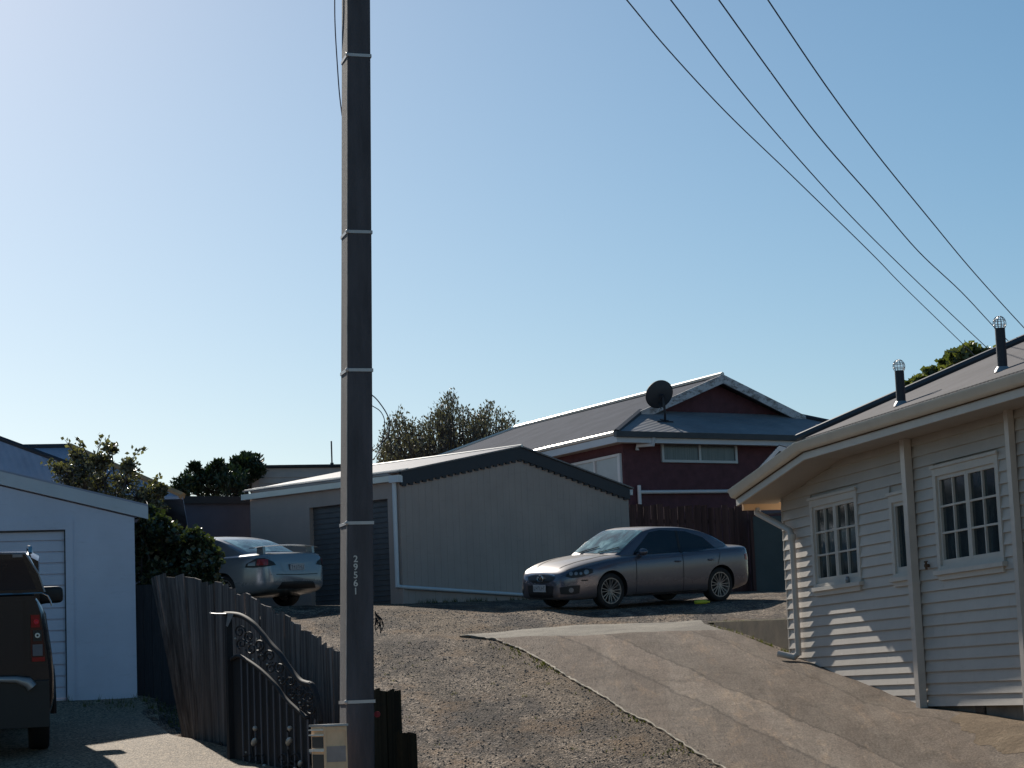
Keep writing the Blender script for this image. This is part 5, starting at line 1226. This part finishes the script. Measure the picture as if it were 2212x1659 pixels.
wire('service_cable', [(790, 846), (808, 857), (822, 873), (835, 893), (842, 912), (841, 932), (832, 948), (820, 961), (808, 972), (795, 981)], 20.4, 20.4, .0055, 'thicker outer cable looping out from the right side of the power pole', 'cable')
wire('drop_cable', [(795, 872), (808, 879), (820, 887), (828, 899), (831, 915), (828, 940), (823, 962), (812, 985), (798, 1000)], 20.35, 20.35, .0042, 'thin inner cable curling down beside the power pole, inside the larger loop', 'cable')

# ------------------------------------------------------------------ letterbox
lb0 = P(700, 1566, 19.5); a = R(-14); ex = Vector((math.cos(a*-1), math.sin(a*-1), 0)); lft = P(671, 1560, 19.72)
ey_ = Vector((lft.x-lb0.x, lft.y-lb0.y+.0, 0)); wl = (P(747, 1566, 19.5)-lb0); ex = Vector((wl.x, .03, 0)); zt_ = lb0.z; zb_ = P(720, 1700, 19.5).z
lb = empty('letterbox', Vector((lb0.x+.1, 19.6, -.03)), 'tan letterbox with grey band and louvred side at the pole foot', 'letterbox')
def LB(u, v, z): return Vector((lb0.x, lb0.y, z))+ex*u+ey_*v
def lbox(m, u0, u1, v0, v1, z0, z1): m.hexa([LB(u, v, z) for z in (z0, z1) for u, v in ((u0, v0), (u1, v0), (u1, v1), (u0, v1))])
zg0, zg1 = P(722, 1646, 19.5).z, P(722, 1612, 19.5).z
m = MB(); lbox(m, 0, 1, 0, .98, zb_, zt_-.015); b_ = m.build('box', m_card, lb)
m = MB(); lbox(m, .04, .96, -.02, -.003, zg0, zg1); m.build('grey_band', m_greyband, lb)
m = MB(); lbox(m, -.0, .06, -.035, -.003, zb_, zt_-.02); lbox(m, .94, 1.0, -.035, -.003, zb_, zt_-.02); lbox(m, .06, .94, -.034, -.003, zt_-.05, zt_-.02); m.build('face_frame', m_card, lb)
m = MB(); lbox(m, -.05, 1.05, -.08, 1.08, zt_-.014, zt_+.004); m.build('lid', m_galv, lb)
m = MB()
for yy, w_ in ((1577, .006), (1588, .006), (1621, .011)):
    z = P(686, yy, 19.6).z; lbox(m, -.14, -.003, .05, .96, z-w_, z+w_)
m.build('louvre', m_cream, lb)
m = MB(); lbox(m, -.02, -.002, .08, .9, P(686, 1616, 19.6).z, P(686, 1592, 19.6).z); lbox(m, -.02, -.002, .08, .9, zb_, P(686, 1630, 19.6).z); m.build('slot', m_blackp, lb)
m = MB(); lbox(m, .3, .7, .3, .7, -.2, zb_); m.build('post', m_pal, lb)

# ------------------------------------------------------------------ wrought iron gate
ga, gb_ = P(497, 1500, 22.6), P(695, 1500, 20.6)
IG = Frame((ga.x, ga.y), (gb_.x-ga.x, gb_.y-ga.y)); IG.en = IG.en if IG.en.y < 0 else -IG.en
ig = empty('iron_gate', IG(1, 0, -1.5), 'black wrought iron gate with scrolls and bright leaves leaning open before the paling fence', 'gate')
def I(x, y, n=0): s, z = IG.sz(x, y, n); return IG(s, n, z)
def crv(pts, n=5):
    out = []
    P_ = [pts[0]]+list(pts)+[pts[-1]]
    for i in range(1, len(P_)-2):
        for k in range(n):
            t = k/n; a, b, c_, d = P_[i-1:i+3]; out.append(tuple(.5*((2*b[j])+(-a[j]+c_[j])*t+(2*a[j]-5*b[j]+4*c_[j]-d[j])*t*t+(-a[j]+3*b[j]-3*c_[j]+d[j])*t**3) for j in (0, 1)))
    return out+[pts[-1]]
top_ = [(486, 1327), (503, 1327), (523, 1331), (545, 1345), (564, 1366), (583, 1389), (603, 1411), (619, 1434), (636, 1457), (650, 1471), (662, 1476), (674, 1480), (683, 1500), (690, 1530), (692, 1560)]
low_ = [(500, 1424), (515, 1417), (535, 1427), (564, 1448), (593, 1477), (617, 1509), (641, 1532), (664, 1552)]
m = MB(); m.tube([I(x, y) for x, y in crv(top_)], .026, 8); m.build('top_rail', m_iron, ig, smooth=True)
m = MB(); m.tube([I(x, y) for x, y in crv(low_)], .020, 8); m.build('middle_rail', m_iron, ig, smooth=True)
m = MB(); s0_, _ = IG.sz(497, 1500); m.fbox(IG, s0_-.035, s0_+.03, -.03, .03, -2.0, IG.sz(497, 1332)[1]); s1_, _ = IG.sz(692, 1600); m.fbox(IG, s1_-.02, s1_+.02, -.02, .02, -2.2, IG.sz(692, 1545)[1]); m.build('post', m_iron, ig)
m = MB(); m.tube([I(455, 1325, .03), I(470, 1326, .03), I(489, 1326, .02)], .008, 6); m.sphere(I(455, 1325, .03), .014); m.hexa([I(488, 1352, .04), I(492, 1354, .04), I(492, 1354, .0), I(488, 1352, .0), I(492, 1325, .04), I(505, 1326, .04), I(505, 1326, 0), I(492, 1325, 0)]); m.build('latch', m_galv, ig)
lowx = [p[0] for p in low_]; lowy = [p[1] for p in low_]
m = MB(); x = 521.
while x < 690:
    y = float(np.interp(x, lowx, lowy)); a = I(x, y+2); m.tube([a, Vector((a.x, a.y, a.z-1.55))], .009, 6); x += 13.4*(1+(x-520)/900)
m.build('bar', M('highlight_iron_bar', (.10, .10, .12), .5), ig)  # bars paler than the other iron, their thin highlights put into the colour
m = MB(); bk_ = [I(x, y+1, -.02) for x, y in crv(low_, 3)]; lo2 = [Vector((p.x, p.y, p.z-1.6)) for p in bk_[::-1]]; m.prism(bk_+lo2, IG.en*-.004); m.build('backing_sheet', m_iron, ig)
def spiral(m, cx, cy, r, turns=1.3, a0=0, sg=1):
    pts = [(cx+r*(1-.72*t)*math.cos(a0+sg*turns*2*math.pi*t), cy+r*1.1*(1-.72*t)*math.sin(a0+sg*turns*2*math.pi*t)) for t in [i/24 for i in range(25)]]
    m.tube([I(x, y, .0) for x, y in pts], .009, 5)
m = MB(); k = 0
tx = [p[0] for p in top_]; ty = [p[1] for p in top_]
for cx in (518, 538, 560, 582, 604, 626, 648, 668):
    y0_ = float(np.interp(cx, tx[:12], ty[:12])); y1_ = float(np.interp(cx, lowx, lowy)); cy = (y0_+y1_)/2
    spiral(m, cx, cy-10, 12, 1.4, k, 1 if k % 2 else -1); spiral(m, cx+4, cy+16, 11, 1.3, k+2, -1 if k % 2 else 1); k += 1
for cx in (545, 622): spiral(m, cx-9, 1640, 16, 1.4, 0, 1); spiral(m, cx+14, 1640, 16, 1.4, 3, -1); m.tube([I(cx, 1570), I(cx-3, 1600), I(cx+3, 1640), I(cx, 1690)], .01, 6)
m.build('scroll', m_iron, ig, smooth=True)
m = MB()
def leaf(m, x, y, ln, wd, ang):            # solid domed leaf
    c_ = I(x, y, .03); d = (IG.es*math.cos(ang)+Vector((0, 0, math.sin(ang)))); q = (IG.es*-math.sin(ang)+Vector((0, 0, math.cos(ang)))); nn = IG.en; vs = []; K_ = 8
    for i in range(K_+1):
        t = i/K_; w_ = wd*math.sin(math.pi*min(1, t+.0001))**.8
        for j in range(8):
            a = 2*math.pi*j/8; vs.append(c_+d*(ln*(t-.5)+.25*w_)+q*(w_*math.cos(a)*1.1)+nn*(w_*math.sin(a)*1.3))
    m.add(vs, [(i*8+j, i*8+(j+1) % 8, (i+1)*8+(j+1) % 8, (i+1)*8+j) for i in range(K_) for j in range(8)])
for x, y, l_, w_, an_ in ((551, 1574, .06, .020, 1.1), (549, 1603, .12, .024, .75), (626, 1574, .06, .020, 1.1), (624, 1602, .12, .025, .75), (571, 1655, .05, .018, .6), (648, 1650, .08, .018, 1.0), (637, 1660, .035, .014, 1.5),
    (533, 1389, .035, .007, 0), (542, 1391, .014, .007, 0), (563, 1415, .04, .006, .1), (577, 1435, .026, .010, .3), (554, 1382, .05, .006, 1.1), (604, 1470, .028, .007, .2), (632, 1508, .035, .006, 0), (647, 1518, .026, .010, .3), (665, 1524, .014, .007, 0), (668, 1473, .032, .007, 0), (508, 1379, .012, .009, 0), (531, 1625, .012, .009, 0), (671, 1626, .014, .010, 0), (534, 1649, .026, .008, 0), (546, 1424, .014, .008, .3)):
    leaf(m, x, y, l_, w_, an_)
m.build('leaf_glint', m_leafglint, ig, smooth=True)  # pale colour stands for the glossy highlights on leaves and scrolls
# ------------------------------------------------------------------ vegetation
def leaves(mb, rg, c, n, rad, size, up=.3, narrow=.45):
    for _ in range(n):
        while True:
            p = Vector((rg.uniform(-1, 1), rg.uniform(-1, 1), rg.uniform(-1, 1)))
            if p.length < 1: break
        q = Vector(c)+Vector((p.x*rad[0], p.y*rad[1], p.z*rad[2]))
        one_leaf(mb, rg, q, size*rg.uniform(.4, 1.5), narrow, up)
def one_leaf(mb, rg, q, s, narrow=.45, up=.3):
    d = Vector((rg.gauss(0, 1), rg.gauss(0, 1), rg.gauss(0, .7)+up)).normalized(); a = d.cross(Vector((rg.gauss(0, 1), rg.gauss(0, 1), rg.gauss(0, 1)))).normalized()
    n_ = d.cross(a); m_ = q+d*s*.5; mb.add([q, m_+a*s*narrow+n_*s*.08, q+d*s, m_-a*s*narrow+n_*s*.08], [(0, 1, 2), (0, 2, 3)])
def branch(wood, rg, a, b, r, n=4, j=.08):
    pts = [a]
    for i in range(1, n+1):
        t = i/n; pts.append(a.lerp(b, t)+Vector((rg.gauss(0, j), rg.gauss(0, j), rg.gauss(0, j)))*(1 if i < n else .3))
    wood.tube(pts, [r*(1-.8*i/n) for i in range(n+1)], 5); return pts
def tree(name, base, clusters, mat, label, cat, rg, leaf=.09, per=60, trunk=.12, narrow=.45, grp=None, woodm=None, up=.3):
    root = empty(name, base, label, cat, grp); cr = MB(); wd = MB()
    cs = [Vector(c[0]) for c in clusters]; mid = sum(cs, Vector())/len(cs); fork = base.lerp(mid, .45)
    branch(wd, rg, base-Vector((0, 0, .3)), fork, trunk, 4, .04)
    for c_, rad in clusters:
        c_ = Vector(c_); branch(wd, rg, fork, c_, trunk*.45, 4, .08)
        nsub = max(4, int(per/9))
        for _ in range(nsub):
            while True:
                p = Vector((rg.uniform(-1, 1), rg.uniform(-1, 1), rg.uniform(-1, 1)))
                if .35 < p.length < 1: break
            q = c_+Vector((p.x*rad, p.y*rad, p.z*rad*.85)); wd.tube([c_, c_.lerp(q, .6)+Vector((0, 0, .03)), q], [.014, .009, .004], 4, False)
            rr = rad*rg.uniform(.16, .38); leaves(cr, rg, q, 9, (rr, rr, rr), leaf, up, narrow)
    cr.build('crown', mat, root, fix=False); wd.build('trunk', woodm or m_bark, root)
    return root, cr
l_bush = leaf_mat('bush_leaves', (.04, .04, .022), (.21, .185, .125), .22, .25)
l_dark = leaf_mat('dark_evergreen_leaves', (.010, .022, .010), (.035, .055, .020), .45, .12)
l_will = leaf_mat('olive_twig_leaves', (.06, .055, .045), (.20, .175, .145), .6, .12)
l_green = leaf_mat('yellow_green_leaves', (.05, .065, .025), (.17, .17, .075), .4, .3)
l_weed = leaf_mat('weed_blades', (.05, .06, .015), (.13, .12, .04), .6, .3)
rg = random.Random(11)
def cl(lst, D, sc=None):
    # picture position, radius in picture pixels
    return [((P(x, y, D+rg.uniform(-.5, .5))), r*D/F) for x, y, r in lst]
# loose topped bush behind the blue garage
cA = cl([(150, 1030, 34), (190, 1010, 36), (225, 1040, 46), (175, 1050, 30), (270, 1045, 42), (250, 1085, 44), (300, 1080, 38), (325, 1065, 30), (215, 1000, 26), (170, 985, 18), (280, 1010, 20), (320, 1100, 34), (345, 1110, 22), (240, 970, 14), (130, 1015, 14), (345, 1060, 15), (200, 1060, 30), (290, 1115, 30)], 37)
bA = P(305, 1330, 37); bA.z = GZ(bA.x, bA.y)
ta, crA = tree('leafy_bush', bA, cA, l_bush, 'tall loose leafed bush with stray shoots rising behind the blue garage', 'bush', rg, .058, 430, .10, narrow=.36)
sh_ = MB(); sw_ = MB()                     # stray shoots
for pts in ([(205, 1000), (214, 965), (222, 937)], [(190, 1000), (160, 975), (140, 950)], [(200, 1005), (180, 965), (165, 948)], [(215, 990), (228, 965), (250, 962)], [(280, 1020), (290, 985), (310, 966)], [(130, 1015), (112, 1005), (104, 1000)], [(330, 1060), (340, 1040), (342, 1030)], [(240, 1000), (236, 975), (230, 955)]):
    sh_ = MB(); q = [P(x, y, 37) for x, y in pts]; sw_.tube(q, [.012, .008, .004], 5)
    for i in range(26):
        t = i/25; p = q[0].lerp(q[1], t*2) if t < .5 else q[1].lerp(q[2], t*2-1); one_leaf(sh_, rg, p+Vector((rg.gauss(0, .035), rg.gauss(0, .04), rg.gauss(0, .03))), .085, .4)
    sh_.build('shoot', l_bush, ta, fix=False)
sw_.build('shoot_stem', m_bark, ta)
# dense glossy shrub over the fence
cB = cl([(310, 1150, 30), (340, 1140, 40), (370, 1170, 48), (405, 1180, 44), (330, 1200, 45), (380, 1225, 48), (430, 1220, 40), (450, 1250, 30), (420, 1165, 26), (320, 1240, 34), (462, 1205, 20), (350, 1190, 40), (400, 1215, 40), (340, 1245, 40), (440, 1185, 22), (465, 1270, 20), (300, 1190, 14), (320, 1110, 20)], 32)
bB = P(385, 1400, 32); bB.x = -4.7; bB.z = GZ(-4.7, 32)
tree('glossy_shrub', bB, cB, leaf_mat('glossy_shrub_leaves', (.016, .026, .014), (.085, .10, .055), .18, .18), 'dense dark glossy shrub hanging over the fence beside the silver car', 'shrub', rg, .07, 480, .10)
# evergreen trees behind the dark shed
cC = cl([(400, 1052, 24), (425, 1038, 26), (460, 1030, 28), (450, 1060, 34), (495, 1035, 34), (500, 1062, 34), (390, 1065, 18), (470, 1010, 12), (420, 1012, 9)], 58)
bC = P(450, 1200, 58); bC.z = GZ(bC.x, 58); tree('evergreen_tree', bC, cC, l_dark, 'lower rounded dark evergreen tree above the dark shed roof', 'tree', rg, .13, 560, .2, narrow=.22, up=1.1, grp='evergreens behind the dark shed')
cC = cl([(530, 1010, 24), (545, 1000, 20), (520, 1035, 28), (540, 1045, 30), (515, 1005, 16), (555, 1020, 16), (530, 992, 10), (505, 1018, 12)], 60)
bC = P(530, 1200, 60); bC.z = GZ(bC.x, 60); tree('evergreen_tree', bC, cC, l_dark, 'taller dark evergreen tree touching the grey building corner', 'tree', rg, .13, 560, .2, narrow=.22, up=1.1, grp='evergreens behind the dark shed')
# feathery upright tree
root = empty('feathery_tree', Vector((P(960, 1000, 72).x, 72, GZ(-2, 72))), 'wide feathery tree of thin upright twigs behind the brown garage', 'tree')
wd = MB(); cr = MB()
topx = [812, 822, 835, 850, 862, 878, 895, 915, 935, 950, 960, 972, 985, 998, 1010, 1025, 1040, 1052, 1062, 1075, 1090, 1105, 1118, 1130]
topy = [985, 950, 905, 885, 878, 905, 915, 905, 880, 862, 852, 838, 850, 868, 880, 892, 880, 868, 858, 875, 885, 890, 905, 935]
fork = Vector((P(960, 1000, 72).x, 72, P(960, 1060, 72).z)); branch(wd, rg, root.location, fork, .3, 4, .1)
for k in range(300):
    x = rg.uniform(816, 1126); D_ = 72+rg.uniform(-2.5, 2.5); yt_ = float(np.interp(x, topx, topy))+abs(rg.gauss(0, 26)); b = P(lerp(960, x, .8)+rg.uniform(-20, 20), rg.uniform(985, 1050), D_); t = P(x, yt_, D_)
    if t.z < b.z+.3: continue
    pts = branch(wd, rg, b, t, .028, 5, .05)
    for i in range(len(pts)-1):
        for _ in range(6):
            u = rg.random(); q = pts[i].lerp(pts[i+1], u); s_ = .17*(1-.5*(i+u)/5)
            one_leaf(cr, rg, q+Vector((rg.gauss(0, s_), rg.gauss(0, s_), rg.gauss(0, s_*.8))), .13, .22, 1.3)
for k in range(18): branch(wd, rg, fork, P(rg.uniform(840, 1100), rg.uniform(960, 1000), 72), .10, 4, .15)
cr.build('crown', l_will, root, fix=False); wd.build('trunk', m_bark, root)
# broadleaf tree behind the weatherboard house
cD = cl([(2050, 790, 24), (2080, 775, 28), (2115, 770, 24), (2140, 775, 22), (2020, 815, 24), (1990, 830, 20), (1972, 850, 16), (2060, 820, 34), (2100, 810, 40), (2150, 800, 40), (2000, 850, 26), (2090, 757, 14), (1965, 838, 10), (2170, 820, 40)], 48)
bD = P(2080, 1200, 48); bD.z = GZ(bD.x, 48); tree('broadleaf_tree', bD, cD, l_green, 'sunlit yellow green tree showing above the weatherboard house roof', 'tree', rg, .13, 330, .2)
# weeds and pebbles on the gravel and along the concrete edge (nobody could count them)
m = MB()
for _ in range(900):
    Y = rg.uniform(22.5, 36) if rg.random() < .6 else rg.uniform(22.5, 27); u = .42-abs(rg.gauss(0, .12 if Y > 27 else .35)); X = u-.27*(Y-33)-.04; z = GZ(X, Y)
    if math.sin(Y*3.1)+math.sin(Y*1.3+2)+rg.gauss(0, .6) < .3: continue
    for _ in range(4):
        a = rg.uniform(0, 6.28); h = rg.uniform(.015, .05); d = Vector((math.cos(a)*h*.7, math.sin(a)*h*.7, h)); w = Vector((-math.sin(a), math.cos(a), 0))*.008; b = Vector((X, Y, z)); m.add([b-w, b+w, b+d], [(0, 1, 2)])
def tuft(X, Y, n, hmax):
    z = GZ(X, Y)
    for _ in range(n):
        a = rg.uniform(0, 6.28); h = rg.uniform(.3, 1)*hmax; d = Vector((math.cos(a)*h*.5, math.sin(a)*h*.5, h)); w = Vector((-math.sin(a), math.cos(a), 0))*.007; b = Vector((X+rg.gauss(0, .03), Y+rg.gauss(0, .03), z-.01)); m.add([b-w, b+w, b+d], [(0, 1, 2)])
for k in range(70): p = SF(rg.uniform(.2, 6.8), rg.uniform(.03, .22), 0); tuft(p.x, p.y, 9, .12)
for k in range(90):
    u_ = rg.random(); a_, b_ = (f1[0], f1[4]) if u_ < .6 else (f1[3], f1[-1]); t_ = rg.random(); X_ = lerp(a_[0], b_[0], t_)+.12+abs(rg.gauss(0, .08)); Y_ = lerp(a_[1], b_[1], t_); tuft(X_, Y_, 8, .13)
for k in range(60): tuft(fence_x(27)-.6+rg.gauss(0, .5), rg.uniform(29.5, 31), 8, .14)
for k in range(50): Y_ = rg.uniform(33.3, 36.6); tuft(3.09+(36.7-Y_)*.263-.06-abs(rg.gauss(0, .05)), Y_, 7, .08)
for k in range(80): Y_ = rg.uniform(33.3, 37.2); tuft(3.25+(36.7-Y_)*.263+abs(rg.gauss(0, .3)), Y_+.0, 6, .07)
for k in range(60): Y_ = rg.uniform(24, 36); X_ = rg.uniform(fence_x(Y_)+.6, XL(Y_)-.3); tuft(X_, Y_, 6, .05)
tag(m.build('weeds', l_weed, fix=False), 'low weeds growing in the gravel along the concrete driveway edge', 'weeds', kind='stuff')
m = MB()
def stone(X, Y, s):
    z = GZ(X, Y); vs = [Vector((X+s*rg.uniform(.5, 1)*dx, Y+s*rg.uniform(.5, 1)*dy, z+s*dz*rg.uniform(.4, .8))) for dx, dy, dz in ((1, 0, .1), (0, 1, .1), (-1, 0, .1), (0, -1, .1), (0, 0, 1.0))]
    m.add(vs, [(0, 1, 4), (1, 2, 4), (2, 3, 4), (3, 0, 4)])
for _ in range(9000):
    Y = 23+13*rg.random()**1.3; X = rg.uniform(fence_x(Y)+.3, .30-.27*(Y-33)); stone(X, Y, rg.uniform(.008, .024))
for _ in range(260):
    Y = rg.uniform(24, 35.5); X = XL(Y)+abs(rg.gauss(0, .25)); s_ = rg.uniform(.006, .014); n0 = len(m.v); stone(X, Y, s_)
    for q in m.v[n0:]: q.z += .037
for _ in range(3000): stone(rg.uniform(-3.5, 3.2), rg.uniform(37.0, 41), rg.uniform(.010, .022))
tag(m.build('loose_stones', M('loose_stone', (.17, .15, .13), .9, 0, .45, 25), fix=False), 'loose grey and brown stones strewn over the gravel', 'gravel', kind='stuff')
def explode(o):
    me = o.data; n = len(me.vertices); par = list(range(n))
    def find(a):
        while par[a] != a: par[a] = par[par[a]]; a = par[a]
        return a
    for e in me.edges:
        a, b = find(e.vertices[0]), find(e.vertices[1])
        if a != b: par[a] = b
    grp = {}
    for p in me.polygons: grp.setdefault(find(p.vertices[0]), []).append(p)
    if len(grp) < 2: return
    co = [tuple(v.co) for v in me.vertices]; nm = o.name.split('.')[0]; first = True
    for ps in grp.values():
        idx = {}; vs = []; fs = []
        for p in ps:
            f = []
            for v in p.vertices:
                if v not in idx: idx[v] = len(vs); vs.append(co[v])
                f.append(idx[v])
            fs.append(f)
        m2 = bpy.data.meshes.new(nm); m2.from_pydata(vs, [], fs)
        for mt in me.materials: m2.materials.append(mt)
        m2.polygons.foreach_set('material_index', [p.material_index for p in ps]); m2.polygons.foreach_set('use_smooth', [p.use_smooth for p in ps])
        if ps[0].use_smooth: m2.set_sharp_from_angle(angle=R(50))
        if first: o.data = m2; first = False
        else:
            c_ = o.copy(); c_.data = m2; COL.objects.link(c_); c_.parent = o.parent
for o in list(bpy.data.objects):
    if o.type == 'MESH' and o.parent and not o.children and o.name.split('.')[0] in ('post', 'rail', 'scroll', 'leaf_glint', 'arch_flare', 'roof_rail', 'shoot_stem', 'feed_arm', 'foot', 'hip_cap', 'ridge_cap', 'frame', 'marker_lamp', 'step_bumper', 'bar', 'louvre', 'side_window', 'tub_rail', 'barge', 'wiper', 'cable_tail', 'barge_board', 'slot'):
        if o.get('kind') != 'stuff' and o.name.split('.')[0] not in ('barge_board',): explode(o)
for o in bpy.data.objects:
    if o.type == 'EMPTY' and o.parent is not None:
        for k in ('category', 'label'):
            if k in o: del o[k]
